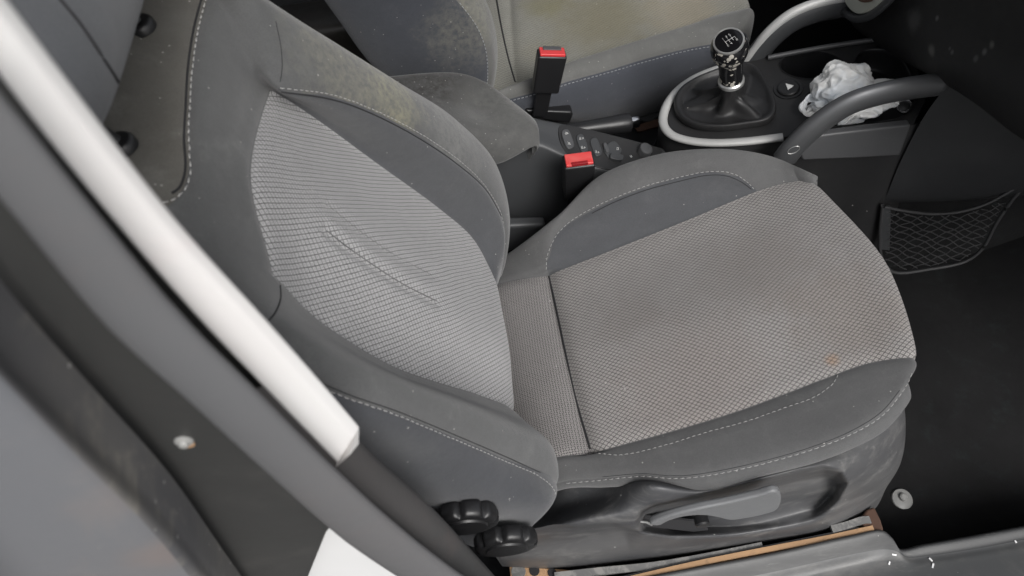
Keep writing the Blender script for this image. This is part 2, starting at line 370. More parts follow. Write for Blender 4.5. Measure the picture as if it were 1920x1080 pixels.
def patch(name, G, r0, r1, c0, c1, mat, parent, uvf=None, label=None):
    verts = []; idx = {}; uvs = []
    for i in range(r0, r1+1):
        for j in range(c0, c1+1):
            idx[i, j] = len(verts); verts.append(G[i][j]); uvs.append(uvf(G[i][j]) if uvf else (j*.01, i*.01))
    faces = [(idx[i, j], idx[i, j+1], idx[i+1, j+1], idx[i+1, j]) for i in range(r0, r1) for j in range(c0, c1)]
    key = id(G)
    if key not in GN: GN.clear(); GN[key] = gnormals(G)
    NN = GN[key]
    o = mesh_obj(name, verts, faces, mat, parent, True, uvs, label=label)
    ns = [NN[i][j] for i in range(r0, r1+1) for j in range(c0, c1+1)]
    # same side as the face winding
    me = o.data; acc = 0
    for pl in list(me.polygons)[::37]: acc += pl.normal.dot(ns[pl.vertices[0]])
    if acc < 0: ns = [-n for n in ns]
    me.normals_split_custom_set_from_vertices(ns)
    return o
def plate(name, pts, vec, mat, parent=None, bevel=.003, seg=3, holes=(), smooth=True, label=None):
    """solid prism of a polygon (with holes) extruded along vec"""
    vec = Vector(vec); loops = [[Vector(p) for p in pts]]+[[Vector(p) for p in h] for h in holes]
    flat = [p for l in loops for p in l]; tris = tessellate_polygon(loops)
    bm = bmesh.new()
    top = [bm.verts.new(p) for p in flat]; bot = [bm.verts.new(p+vec) for p in flat]
    if not holes and False: pass
    if holes:
        for t in tris:
            try: bm.faces.new([top[k] for k in t]); bm.faces.new([bot[k] for k in reversed(t)])
            except ValueError: pass
    else:
        bm.faces.new(top); bm.faces.new(list(reversed(bot)))
    s = 0
    for l in loops:
        n = len(l)
        for k in range(n):
            a, b_ = s+k, s+(k+1) % n
            bm.faces.new((top[a], bot[a], bot[b_], top[b_]))
        s += n
    o = from_bm(name, bm, mat, parent, smooth, 40, label)
    if bevel:
        md = o.modifiers.new('bevel', 'BEVEL'); md.width = bevel; md.segments = seg; md.limit_method = 'ANGLE'; md.angle_limit = math.radians(35)
        md.harden_normals = False
    return o
def tube_bm(bm, path, rad, seg=12, ref=(0, 0, 1), flat=1.0, cap=True, closed=False):
    """tube with radius function/list; flat = ratio of the second half-axis"""
    path = [Vector(p) for p in path]; n = len(path); rings = []; ref = Vector(ref)
    for i, p in enumerate(path):
        if closed: t = path[(i+1) % n]-path[(i-1) % n]
        else: t = path[min(i+1, n-1)]-path[max(i-1, 0)]
        t.normalize(); s = t.cross(ref)
        if s.length < 1e-6: s = t.orthogonal()
        s.normalize(); u = s.cross(t).normalized()
        r = rad(i/(n-1)) if callable(rad) else rad
        rings.append([bm.verts.new(p+s*math.cos(a)*r+u*math.sin(a)*r*flat) for a in [2*math.pi*k/seg for k in range(seg)]])
    for i in range(n if closed else n-1):
        A, B = rings[i], rings[(i+1) % n]
        for k in range(seg): bm.faces.new((A[k], A[(k+1) % seg], B[(k+1) % seg], B[k]))
    if cap and not closed:
        bm.faces.new(list(reversed(rings[0]))); bm.faces.new(rings[-1])
def tube(name, path, rad, mat, parent=None, seg=16, ref=(0, 0, 1), flat=1.0, cap=True, closed=False, label=None):
    bm = bmesh.new(); tube_bm(bm, path, rad, seg, ref, flat, cap, closed)
    return from_bm(name, bm, mat, parent, True, 60, label)
def lathe_bm(bm, prof, origin, axis, xref=(1, 0, 0), seg=32, flute=None):
    origin = Vector(origin); w = Vector(axis).normalized(); u = (Vector(xref)-w*Vector(xref).dot(w)).normalized(); v_ = w.cross(u)
    rings = []
    for (r, h) in prof:
        ring = []
        for k in range(seg):
            a = 2*math.pi*k/seg; rr = r*(flute(a, h) if flute else 1)
            ring.append(bm.verts.new(origin+w*h+(u*math.cos(a)+v_*math.sin(a))*rr))
        rings.append(ring)
    for A, B in zip(rings, rings[1:]):
        for k in range(seg): bm.faces.new((A[k], A[(k+1) % seg], B[(k+1) % seg], B[k]))
    bm.faces.new(list(reversed(rings[0]))); bm.faces.new(rings[-1])
def lathe(name, prof, origin, axis, mat, parent=None, xref=(1, 0, 0), seg=32, flute=None, angle=35, label=None):
    bm = bmesh.new(); lathe_bm(bm, prof, origin, axis, xref, seg, flute)
    return from_bm(name, bm, mat, parent, True, angle, label)
def rounded_box(name, c, ex, ey, ez, bev, mat, parent=None, taper=1.0, seg=4, label=None):
    """box with half-extent vectors ex, ey, ez; taper scales the -ez end"""
    c, ex, ey, ez = map(Vector, (c, ex, ey, ez)); bm = bmesh.new(); vs = []
    for z in (-1, 1):
        for (x, y) in ((-1, -1), (1, -1), (1, 1), (-1, 1)):
            k = taper if z < 0 else 1
            vs.append(bm.verts.new(c+ex*x*k+ey*y*k+ez*z))
    for f in ((3, 2, 1, 0), (4, 5, 6, 7), (0, 1, 5, 4), (1, 2, 6, 5), (2, 3, 7, 6), (3, 0, 4, 7)): bm.faces.new([vs[i] for i in f])
    o = from_bm(name, bm, mat, parent, True, 40, label)
    if bev:
        md = o.modifiers.new('bevel', 'BEVEL'); md.width = bev; md.segments = seg; md.limit_method = 'ANGLE'
    return o
def resample(path, step):
    out = [path[0]]; acc = 0
    for a, b_ in zip(path, path[1:]):
        d = (b_-a).length
        while acc+d >= step:
            t = (step-acc)/d; a = a.lerp(b_, t); out.append(a.copy()); d = (b_-a).length; acc = 0
        acc += d
    return out
def surf_path(px_pts, objs, sub=10):
    """curve laid on a finished surface: returns (point, normal) list"""
    pl = spline([Vector((x, y, 0)) for x, y in px_pts], sub); out = []
    for p in pl:
        h, n = hit(p.x, p.y, objs)
        if h is not None: out.append((h, n))
    return out
def stitches(name, px_pts, objs, mat, parent, dash=.0042, gap=.0028, r=.00033, lift=.0003, sub=10, off=0):
    sp = surf_path(px_pts, objs, sub)
    if len(sp) < 2: print('stitch miss', name); return None
    pts = [a for a, n in sp]; fine = resample(pts, .0004)
    def nrm(p): return min(sp, key=lambda q: (q[0]-p).length_squared)[1]
    bm = bmesh.new(); step = int((dash+gap)/.0004); dn = int(dash/.0004)
    i = 0
    while i+dn < len(fine):
        seg_ = [fine[i], fine[i+dn//2], fine[i+dn]]
        if (seg_[0]-seg_[2]).length < dash*1.8:
            n = nrm(seg_[1])
            j = random.uniform(-.0002, .0002)
            path = [seg_[0]+n*(lift-.0003), seg_[1]+n*(lift+.0004), seg_[2]+n*(lift-.0003)]
            side = (seg_[2]-seg_[0]).normalized().cross(n)*j
            path = [p+side for p in path]
            tube_bm(bm, path, r, 6, n)
        i += step
    return from_bm(name, bm, mat, parent, True)
def groove(name, px_pts, objs, mat, parent, r=.0009, sub=10, lift=0.0):
    sp = surf_path(px_pts, objs, sub)
    if len(sp) < 2: return None
    pts = [a+n*lift for a, n in sp]
    return tube(name, resample(pts, .004), r, mat, parent, 6)

# ------------------------------------------------------------------ near seat: backrest
seat = thing('front_seat', 'near front seat with pale lattice fabric centre and grey bolsters, seen whole', 'car seat', (.1, -.1, 0))
def B_(l, h): return [PB(x, y, (h if not isinstance(h, (list, tuple)) else h[k])) for k, (x, y) in enumerate(l)]
# stations: S0 (behind headrest) S1 (seam) S2 S3 (insert top) S4 ... S9 (bottom)
r1 = B_([(320, -130), (372, -95), (462, -22), (556, 41), (641, 93), (755, 163), (860, 230), (930, 308), (953, 395), (949, 485)], [.02, .03, .04, .045, .05, .05, .05, .045, .028, .0])
r2 = B_([(308, -40), (388, -20), (450, 60), (523, 165), (620, 181), (735, 224), (845, 293), (920, 362), (950, 432), (944, 500)], [-.01, .012, .02, .028, .04, .045, .048, .042, .025, -.004])
r3 = B_([(272, 50), (368, 80), (435, 130), (512, 171), (612, 234), (722, 312), (832, 392), (893, 446), (918, 487), (934, 530)], [-.02, .008, .012, .006, .0, 0, 0, 0, 0, 0])
r4 = B_([(232, 190), (356, 205), (418, 285), (476, 335), (568, 398), (655, 455), (748, 520), (832, 575), (902, 620), (955, 655)], [-.025, .008, .012, .012, .010, .012, .014, .014, .012, .008])
r5 = B_([(222, 320), (354, 325), (432, 440), (518, 518), (575, 570), (655, 627), (745, 680), (835, 713), (905, 735), (969, 768)], [-.02, .008, .014, .008, 0, 0, 0, 0, 0, 0])
r6 = B_([(200, 350), (326, 374), (418, 545), (500, 598), (575, 640), (660, 684), (755, 725), (865, 765), (965, 808), (1040, 848)], [-.01, .005, .02, .03, .045, .052, .058, .06, .06, .055])
r7 = B_([(150, 390), (240, 395), (370, 590), (480, 660), (560, 708), (650, 748), (745, 779), (845, 819), (945, 860), (1047, 905)], [0, .0, .015, .025, .04, .045, .05, .05, .05, .045])
ysd = -.352
def sidept(p, y, back): return Vector((p.x, y, p.z))-BN*back
r8 = [Vector((p.x, min(p.y, -.33)-.012, p.z))-BN*.035 for p in r7]; r9 = [Vector((p.x, min(p.y, -.33)-.015, p.z))-BN*.085 for p in r7]
r8[-1] = PY(1022, 950, -.345); r9[-1] = PY(935, 981, -.345); r8[-2] = PY(925, 925, -.35); r9[-2] = PY(850, 960, -.35)
r10 = [p+Vector((0, .03, 0))-BN*.05 for p in r9]
r0 = [p+Vector((0, .035, 0))-BN*.03 for p in r1]; r00 = [p+Vector((0, .03, 0))-BN*.10 for p in r1]
rails = [r00, r0, r1, r2, r3, r4, r5, r6, r7, r8, r9, r10]
# bottom tuck station and top station
for r in rails:
    d = Vector((0, 0, -.07)); r.append(r[-1]+d+BN*(-.03))
    r.insert(0, r[0]+BUP*.10-BN*.015)
SR, SS = 20, 16
G = net(rails, SR, SS); Nn = orient(gnormals(G), BN)
rw = lambda k: k*SR; cl = lambda k: k*SS
R = dict(r1=2, r2=3, r3=4, r4=5, r5=6, r6=7, r7=8, r8=9, r9=10, r10=11)
S = lambda s: (s+1)*SS
# seams as shallow dents
dent_rows(G, Nn, rw(R['r2']), .0035, .006, S(3), len(G[0])-1)
dent_rows(G, Nn, rw(R['r3']), .006, .008, S(3), len(G[0])-1)
dent_rows(G, Nn, rw(R['r5']), .006, .008, S(3), len(G[0])-1)
dent_rows(G, Nn, rw(R['r7']), .003, .005, S(3), len(G[0])-1)
dent_cols(G, Nn, S(1), .005, .006)
dent_cols(G, Nn, S(3), .003, .006, rw(R['r3']), rw(R['r5']))
# lumbar crease of the insert: two shallow channels
uvb = lambda p: (p.dot(BUP), p.y)
nc = len(G[0])-1; nr = len(G)-1
for pl_, amp_ in (([(612, 432), (650, 462), (700, 497), (760, 535), (822, 566)], .0045), ([(615, 385), (640, 405), (680, 437), (740, 478), (812, 517)], .0030)):
    for i in range(rw(4), rw(6)+1):
        for j in range(S(3), nc+1):
            pp = proj0(G[i][j]); dd = min(seg_d(pp, pl_[k], pl_[k+1]) for k in range(len(pl_)-1))
            if dd < 30: G[i][j] = G[i][j]-BN*amp_*math.exp(-(dd/8)**2)
patch('shoulder_panel', G, 0, nr, 0, S(1), m_fab_dusty, seat, label='dusty upper panel behind the headrest')
patch('upper_panel', G, 0, nr, S(1), S(3), m_fab, seat)
patch('backrest_bolster', G, 0, rw(R['r2']), S(3), nc, m_fab, seat, label='far backrest bolster with a yellow mould stain')
patch('bolster_panel', G, rw(R['r2']), rw(R['r3']), S(3), nc, m_blue, seat)
patch('backrest_centre', G, rw(R['r3']), rw(R['r5']), S(3), nc, m_bins, seat, uvb, label='pale lattice fabric centre of the backrest')
patch('backrest_bolster', G, rw(R['r5']), rw(R['r7']), S(3), nc, m_fab, seat)
patch('backrest_side', G, rw(R['r7']), nr, S(3), nc, m_dark_side, seat)
ALLB = ['shoulder_panel', 'upper_panel', 'backrest_bolster', 'bolster_panel', 'backrest_centre', 'backrest_side']
stitches('stitching', [(525, 165), (620, 177), (690, 201), (780, 246), (860, 300), (905, 343), (935, 390), (946, 425)], ALLB, m_stitch, seat)
stitches('stitching', [(480, 662), (560, 706), (650, 746), (745, 779), (845, 821), (945, 864), (1010, 893), (1036, 915), (1044, 935)], ALLB, m_stitch, seat)
stitches('stitching', [(387, -8), (372, 50), (361, 130), (356, 200), (353, 260), (357, 325), (345, 358), (320, 377), (295, 381)], ALLB, m_stitch, seat, dash=.0050, gap=.0028, r=.00055)
groove('seam_crease', [(379, -8), (362, 60), (352, 130), (348, 200), (345, 260), (347, 320), (336, 352), (315, 366)], ALLB, m_groove, seat, .0010)
groove('seam_crease', [(517, 40), (527, 90), (529, 130), (524, 160)], ALLB, m_groove, seat, .0005, lift=-.0002)
groove('seam_crease', [(525, 535), (526, 560), (517, 585), (500, 606)], ALLB, m_groove, seat, .0007)
groove('seam_crease', [(480, 655), (562, 699), (652, 739), (747, 772), (847, 813), (945, 855), (1015, 887)], ALLB, m_groove, seat, .0005)
groove('seam_crease', [(527, 172), (620, 186), (690, 210), (780, 256), (860, 310), (910, 355), (940, 405)], ALLB, m_groove, seat, .0008)
groove('lumbar_crease', [(612, 432), (650, 462), (700, 497), (760, 535), (822, 566)], ALLB, m_crease, seat, .0008, lift=-.0004)
groove('lumbar_crease', [(615, 385), (640, 405), (680, 437), (740, 478), (812, 517)], ALLB, m_crease, seat, .0004, lift=-.0002)

# ------------------------------------------------------------------ near seat: cushion
def C_(l, h): return [PC(x, y, (h if not isinstance(h, (list, tuple)) else h[k])) for k, (x, y) in enumerate(l)]
# stations C1 C2 C3 C4 C5 C6 C6b C7 C8
c1 = C_([(955, 474), (990, 450), (1048, 403), (1125, 330), (1235, 290), (1330, 280), (1400, 284), (1460, 298), (1524, 331)], [-.005, .018, .04, .055, .060, .058, .044, .022, .003])
c2 = C_([(938, 515), (1024, 490), (1043, 440), (1118, 390), (1225, 347), (1330, 323), (1388, 331), (1460, 319), (1527, 333)], [-.004, .010, .026, .040, .043, .040, .024, .009, .000])
c3 = C_([(934, 530), (1026, 512), (1100, 485), (1200, 446), (1300, 406), (1380, 373), (1420, 357), (1474, 340), (1526, 337)], [0, 0, 0, 0, 0, 0, 0, 0, -.002])
c4 = C_([(975, 690), (1060, 677), (1145, 652), (1240, 622), (1335, 592), (1430, 560), (1490, 540), (1575, 508), (1657, 490)], [.002, .006, .010, .012, .013, .012, .010, .006, -.001])
c5 = C_([(1035, 858), (1106, 847), (1185, 827), (1285, 799), (1385, 768), (1480, 733), (1545, 708), (1635, 677), (1715, 669)], [0, 0, 0, 0, 0, 0, 0, 0, -.002])
c6 = C_([(1045, 876), (1118, 866), (1195, 856), (1300, 836), (1405, 805), (1500, 775), (1570, 750), (1655, 715), (1716, 690)], [-.004, -.001, .001, .003, .003, .003, .002, .001, -.002])
c7 = C_([(1058, 905), (1130, 899), (1208, 893), (1312, 895), (1420, 875), (1525, 845), (1590, 820), (1655, 782), (1706, 716)], [-.012, -.008, -.004, -.002, -.002, -.002, -.002, -.003, -.006])
c8 = C_([(1058, 911), (1130, 908), (1206, 906), (1306, 917), (1422, 888), (1528, 861), (1595, 835), (1658, 800), (1704, 742)], [-.030]*7+[-.024, -.018])
for k in range(9): c8[k].y -= .004
c9 = [p+Vector((-.01, .03, -.02)) for p in c8]; c10 = [p+Vector((-.02, .10, -.03)) for p in c8]
c0 = [p+Vector((0, .012, -.035)) for p in c1]; c00 = [p+Vector((0, .006, -.12)) for p in c1]
c0[8] = c1[8]+Vector((-.004, -.012, -.035)); c00[8] = c1[8]+Vector((-.02, -.02, -.10)); c0[7] = c1[7]+Vector((0, .002, -.035))
rails = [c00, c0, c1, c2, c3, c4, c5, c6, c7, c8, c9, c10]
for k, r in enumerate(rails):
    r.insert(0, r[0]+Vector((-.07, 0, -.055)))
    e = r[-1].copy()
    if k == 7: r.append(e+Vector((.004, .004, -.018))); r.append(e+Vector((-.002, .008, -.045))); r.append(e+Vector((-.03, .01, -.075)))
    if k < 7: r.append(e+Vector((.009, 0, -.022))); r.append(e+Vector((.004, .0, -.06))); r.append(e+Vector((-.03, 0, -.09)))
    elif k == 7: pass
    else: r.append(e+Vector((.001, .008, -.014))); r.append(e+Vector((-.006, .016, -.035))); r.append(e+Vector((-.03, .02, -.06)))
G = net(rails, SR, SS); Nn = orient(gnormals(G), Vector((-.2, 0, 1)))
T = lambda s: s*SS          # station C1 is 1, C2 is 2 ...
nc = len(G[0])-1; nr = len(G)-1
dent_rows(G, Nn, rw(4), .005, .007); dent_rows(G, Nn, rw(6), .0035, .005)
dent_rows(G, Nn, rw(3), .0025, .006, T(2), T(7)); dent_rows(G, Nn, rw(8), .0025, .004)
dent_cols(G, Nn, T(2), .009, .010, rw(4)-2, rw(6)+2)
uvc = lambda p: (p.x*.978+p.z*.2, p.y)
patch('cushion_bolster', G, 0, rw(3), 0, nc, m_fab_cush, seat)
patch('cushion_panel', G, rw(3), rw(4), T(2), T(7), m_blue, seat)
patch('cushion_bolster_corner', G, rw(3), rw(4), 0, T(2), m_fab_cush, seat); patch('cushion_front_corner', G, rw(3), rw(4), T(7), nc, m_fab_cush, seat)
patch('rear_strip', G, rw(4), rw(6), 0, T(2), m_strip, seat, uvc, label='worn rear strip of the cushion behind the cross seam')
patch('cushion_centre', G, rw(4), rw(6), T(2), nc, m_ins, seat, uvc, label='lattice fabric cushion centre with brown stains')
patch('cushion_bolster', G, rw(6), rw(8), 0, nc, m_fab_cush, seat)
patch('cushion_skirt', G, rw(8), nr, 0, nc, m_fab_cush, seat)
ALLC = ['cushion_bolster', 'cushion_panel', 'cushion_bolster_corner', 'cushion_front_corner', 'rear_strip', 'cushion_centre', 'cushion_skirt']
stitches('stitching', [(1024, 505), (1027, 478), (1040, 447), (1063, 420), (1100, 396), (1150, 372), (1210, 349), (1270, 333), (1325, 322), (1365, 323), (1393, 335), (1416, 356)], ALLC, m_stitch, seat)
groove('seam_crease', [(1110, 400), (1150, 380), (1210, 357), (1270, 341), (1325, 329), (1362, 330), (1390, 341), (1410, 356)], ALLC, m_groove, seat, .0006)
stitches('stitching', [(1118, 850), (1160, 853), (1190, 849), (1250, 834), (1320, 812), (1400, 790), (1470, 765), (1530, 743), (1563, 718), (1572, 702)], ALLC, m_stitch, seat, r=.00035)
stitches('stitching', [(1062, 906), (1130, 900), (1205, 893), (1260, 897), (1310, 894), (1420, 872), (1525, 842), (1600, 812), (1655, 778), (1695, 730), (1712, 695)], ALLC, m_stitch, seat, dash=.005)
groove('seam_crease', [(1130, 894), (1205, 888), (1260, 892), (1310, 889), (1420, 867), (1525, 837), (1600, 806), (1653, 772), (1690, 728)], ALLC, m_groove, seat, .0004)
groove('cross_seam', [(1029, 518), (1042, 575), (1060, 660), (1080, 750), (1107, 843)], ALLC, m_groove, seat, .0022, lift=-.0010)

# ------------------------------------------------------------------ near seat: plastic side shield
def Tm(x, y, yy): return PY(x, y, yy)
ty = [-.262, -.265, -.268, -.275, -.292, -.300, -.300, -.290, -.270, -.225]
t1 = [Tm(x, y-10, yy) for (x, y), yy in zip([(900, 985), (1000, 955), (1060, 920), (1140, 905), (1215, 903), (1310, 910), (1420, 885), (1530, 855), (1620, 818), (1688, 752)], ty)]
t1b = [Tm(x, y, yy-.022) for (x, y), yy in zip([(905, 1000), (1005, 970), (1065, 945), (1145, 925), (1222, 912), (1315, 922), (1425, 902), (1535, 875), (1630, 848), (1698, 800)], ty)]
t2 = [Tm(915, 1025, -.324), Tm(1010, 1000, -.324), Tm(1075, 980, -.326), Tm(1155, 965, -.328), Tm(1235, 955, -.330), Tm(1325, 950, -.330), Tm(1435, 930, -.328), Tm(1540, 905, -.323), Tm(1620, 885, -.308), Tm(1690, 860, -.263)]
t3 = [Tm(930, 1045, -.322), Tm(1020, 1030, -.322), Tm(1085, 1020, -.324), Tm(1165, 1010, -.326), Tm(1245, 1000, -.328), Tm(1335, 993, -.328), Tm(1440, 975, -.326), Tm(1535, 950, -.322), Tm(1605, 930, -.308), Tm(1665, 905, -.273)]
t4 = [Tm(945, 1058, -.314), Tm(1030, 1062, -.314), Tm(1095, 1060, -.314), Tm(1175, 1050, -.314), Tm(1255, 1042, -.314), Tm(1345, 1030, -.314), Tm(1450, 1012, -.314), Tm(1530, 998, -.312), Tm(1590, 978, -.303), Tm(1640, 945, -.283)]
t5 = [p+Vector((0, .05, -.004)) for p in t4]; t0 = [p+Vector((0, .03, -.004)) for p in t1]
rails = [t0, t1, t1b, t2, t3, t4, t5]
for r in rails:
    e = r[-1]; r.append(e+Vector((.006, .05, -.004))); r.append(e+Vector((-.03, .10, 0)))
G = net(rails, 22, 16); Nn = orient(gnormals(G), Vector((0, -1, .2)))
def proj(P):
    d = P-CAM; z = d.dot(FW); return 960+FPX*d.dot(RT)/z, 540-FPX*d.dot(UP)/z
def inside(p, poly):
    c_ = False; n = len(poly)
    for i in range(n):
        (x1, y1), (x2, y2) = poly[i], poly[(i+1) % n]
        if (y1 > p[1]) != (y2 > p[1]) and p[0] < (x2-x1)*(p[1]-y1)/(y2-y1)+x1: c_ = not c_
    return c_
def sd(p, poly):
    d = min(seg_d(p, poly[i], poly[(i+1) % len(poly)]) for i in range(len(poly)))
    return d if inside(p, poly) else -d
def sstep(x): x = max(0, min(1, x)); return x*x*(3-2*x)
scoop = [(1193, 975), (1200, 955), (1225, 943), (1300, 930), (1400, 905), (1500, 880), (1545, 873), (1575, 882), (1592, 905), (1575, 940), (1535, 985), (1500, 1000), (1380, 1010), (1260, 1008), (1198, 1000)]
scoop2 = [(1080, 990), (1040, 985), (960, 1000), (930, 1030), (950, 1045), (1060, 1040), (1180, 1025), (1200, 1000), (1150, 985)]
for i in range(len(G)):
    for j in range(len(G[0])):
        P = G[i][j]; pp = proj(P)
        d1 = sd(pp, scoop)
        # deep at the top edge, fading towards the bottom
        fade = 1-sstep((pp[1]-(1000-(pp[0]-1200)*.22))/60.0)
        rr = (P-CAM).normalized(); G[i][j] = P+rr*(.028*sstep((d1+2)/26)*fade/max(rr.y, .2))
        d2 = sd(pp, scoop2)
        G[i][j] = G[i][j]+Vector((0, 1, 0))*(.009*sstep((d2+8)/26))
trim = patch('side_shield', G, 0, len(G)-1, 0, len(G[0])-1, m_trim, seat, label='scuffed black plastic shield along the cushion side')
# height lever
lev = [(1218, 984), (1245, 972), (1300, 957), (1360, 945), (1420, 931), (1455, 922), (1464, 926), (1465, 942), (1458, 956), (1430, 966), (1395, 973), (1368, 976), (1345, 971), (1318, 967), (1285, 969), (1255, 977), (1236, 986)]
lp = spline([Vector((x, y, 0)) for x, y in lev], 4, True)
plate('height_lever', [PY(p.x, p.y, -.345) for p in lp], (0, .009, 0), m_lever, seat, .003, 4)
plate('lever_slot', [PY(x, y, -.3185) for x, y in [(1191, 968), (1230, 972), (1280, 976), (1322, 980), (1328, 994), (1300, 997), (1196, 985)]], (0, .003, 0), m_groove, seat, 0)
lathe('lever_screw', [(0.001, 0), (.007, 0), (.009, .002), (.009, .012)], PY(1318, 986, -.336), (0, 1, 0), m_black, seat)
tube('link_rod', [PY(1193, 977, -.324), PY(1212, 979, -.325), PY(1222, 984, -.325)], .0016, m_silver, seat, 8)
# fluted knobs
def knob(px, py, y, r, dpt):
    fl = lambda a, h: 1-.13*(max(0, math.cos(8*a+.4))**3)*(1 if h > .001 else 0)
    o = lathe('adjuster_knob', [(.002, -.001), (r*.62, -.002), (r*.66, 0), (r*.86, .0), (r*.96, .0015), (r, .005), (r, dpt*.8), (r*.95, dpt), (r*.6, dpt+.002)],
              PY(px, py, y), (0, 1, .03), m_black, seat, seg=96, flute=fl, angle=50)
    return o
knob(874, 988, -.370, .0325, .016)
knob(950, 1030, -.372, .034, .016)

plate('recliner_cover', [PY(x, y, .135) for x, y in [(930, 424), (1025, 422), (1012, 440), (985, 460), (930, 485)]], (0, .02, 0), m_cons, seat, .006)
# ------------------------------------------------------------------ headrest
hr = thing('headrest', 'large blue grey headrest cushion at the top left behind the pale pillar trim', 'headrest', tuple(PB(150, 100, .03)))
hb = PB(252, 150, .03)       # its lower edge
hc = Vector((hb.x, -.143, hb.z))+BUP*.122+BN*.000
def headrest():
    verts = []; faces = []; nu, nv = 72, 48; mats = []
    for i in range(nv+1):
        ph = -math.pi/2+math.pi*i/nv
        for j in range(nu):
            t = 2*math.pi*j/nu
            f = lambda x, e: math.copysign(abs(x)**e, x)
            a = f(math.cos(ph), .7)*f(math.cos(t), .33); b2 = f(math.cos(ph), .7)*f(math.sin(t), .33); c2_ = f(math.sin(ph), .8)
            # a: along up axis, b2: across, c2_: thickness
            p = hc+BUP*(a*.105)+Vector((0, 1, 0))*(b2*.170*(1-.02*a))+BN*(c2_*.060)
            verts.append(p)
    for i in range(nv):
        for j in range(nu):
            k = (j+1) % nu
            faces.append((i*nu+j, i*nu+k, (i+1)*nu+k, (i+1)*nu+j))
    return verts, faces
hv, hf = headrest()
front = [f for f in hf]
mesh_obj('headrest_cushion', hv, hf, m_head, hr)
groove('headrest_seam', [(108, -6), (150, 45), (190, 105), (222, 155), (240, 195), (249, 235)], ['headrest_cushion'], m_groove, hr, .0011)
def grommet(px, py):
    p, n = hit(px, py, ['shoulder_panel'])
    if p is None: p = PB(px, py, -.01); n = BN
    lathe('post_guide', [(.001, .005), (.0085, .005), (.0098, .0042), (.0115, .002), (.0122, -.003)], p, (n*.5+BUP).normalized(), m_black, seat)
    lathe('headrest_post', [(.0055, -.01), (.0055, .12)], p+Vector((0, 0, .0)), (BUP), m_black, hr)
grommet(262, 48); grommet(224, 272)

# ------------------------------------------------------------------ B pillar, door jamb, rear door
pil = thing('door_pillar', 'blurred door pillar with pale upper trim and dark rubber seal crossing the left foreground', 'car pillar', (-.12, -.45, .1))
def Y_(l, y): return [PY(a, b, (y if not isinstance(y, (list, tuple)) else y[k])) for k, (a, b) in enumerate(l)]
uL = Y_([(-140, -70), (0, 141), (202, 400), (375, 600), (520, 752), (634, 870)], -.420)
uM = Y_([(-75, -80), (55, 88), (285, 388), (452, 590), (570, 722), (660, 822)], -.434)
uR = Y_([(-55, -90), (14, 0), (320, 400), (500, 600), (592, 704), (674, 800)], [-.409]*6)
uM = [PY(proj0(a.lerp(b_, .72))[0], proj0(a.lerp(b_, .72))[1], -.4145) for a, b_ in zip(uL, uR)]
uB = [PY(proj0(p)[0]-22, proj0(p)[1]+4, -.37) for p in uR]
uLb = [PY(proj0(p)[0]+14, proj0(p)[1]-6, -.385) for p in uL]
seq = [uLb, uL, uM, uR, uB]
bm = bmesh.new(); rings = []
cs = [spline(r, 6) for r in seq]
n_ = len(cs[0]); vg = [[bm.verts.new(cs[r][j]) for j in range(n_)] for r in range(5)]
for r in range(4):
    for j in range(n_-1): bm.faces.new((vg[r][j], vg[r][j+1], vg[r+1][j+1], vg[r+1][j]))
endm = bm.verts.new(PY(655, 853, -.420)); ends = bm.verts.new(PY(674, 832, -.408))
bm.faces.new((vg[1][-1], endm, ends, vg[3][-1], vg[2][-1]))
e2 = bm.verts.new(PY(645, 835, -.38))
bm.faces.new((endm, vg[1][-1], vg[0][-1], e2)); bm.faces.new((ends, endm, e2)); bm.faces.new((vg[3][-1], ends, e2, vg[4][-1]))
o = from_bm('upper_trim', bm, m_white_trim, pil, False, None, label='pale grey upper pillar trim')
md = o.modifiers.new('bevel', 'BEVEL'); md.width = .002; md.segments = 3; md.limit_method = 'ANGLE'; md.angle_limit = math.radians(25)
cpx = [proj0(p) for p in uL]
plate('pillar_core', [PY(x+34, y-10, -.384) for x, y in cpx]+[PY(x-90, y+60, -.384) for x, y in reversed(cpx)], (0, .006, 0), m_jamb, pil, 0)
# lower trim: dark, continues below the pale one towards the sill
lR = Y_([(560, 690), (640, 790), (690, 848), (800, 945), (880, 1030), (950, 1110), (1010, 1180)], -.395)
lM = Y_([(500, 720), (600, 830), (655, 885), (765, 975), (850, 1060), (920, 1140), (980, 1210)], -.418)
lL = Y_([(450, 740), (560, 850), (620, 900), (740, 990), (820, 1065), (880, 1130), (940, 1210)], -.425)
lQ = Y_([(400, 760), (520, 880), (590, 940), (700, 1020), (790, 1090), (850, 1150), (910, 1230)], -.425)
lB = [PY(proj0(p)[0]-25, proj0(p)[1]+6, -.36) for p in lR]
G = net([lB, lR, lM, lL, lQ], 8, 6); patch('lower_trim', G, 0, len(G)-1, 0, len(G[0])-1, m_ltrim, pil, label='dusty dark lower pillar trim')
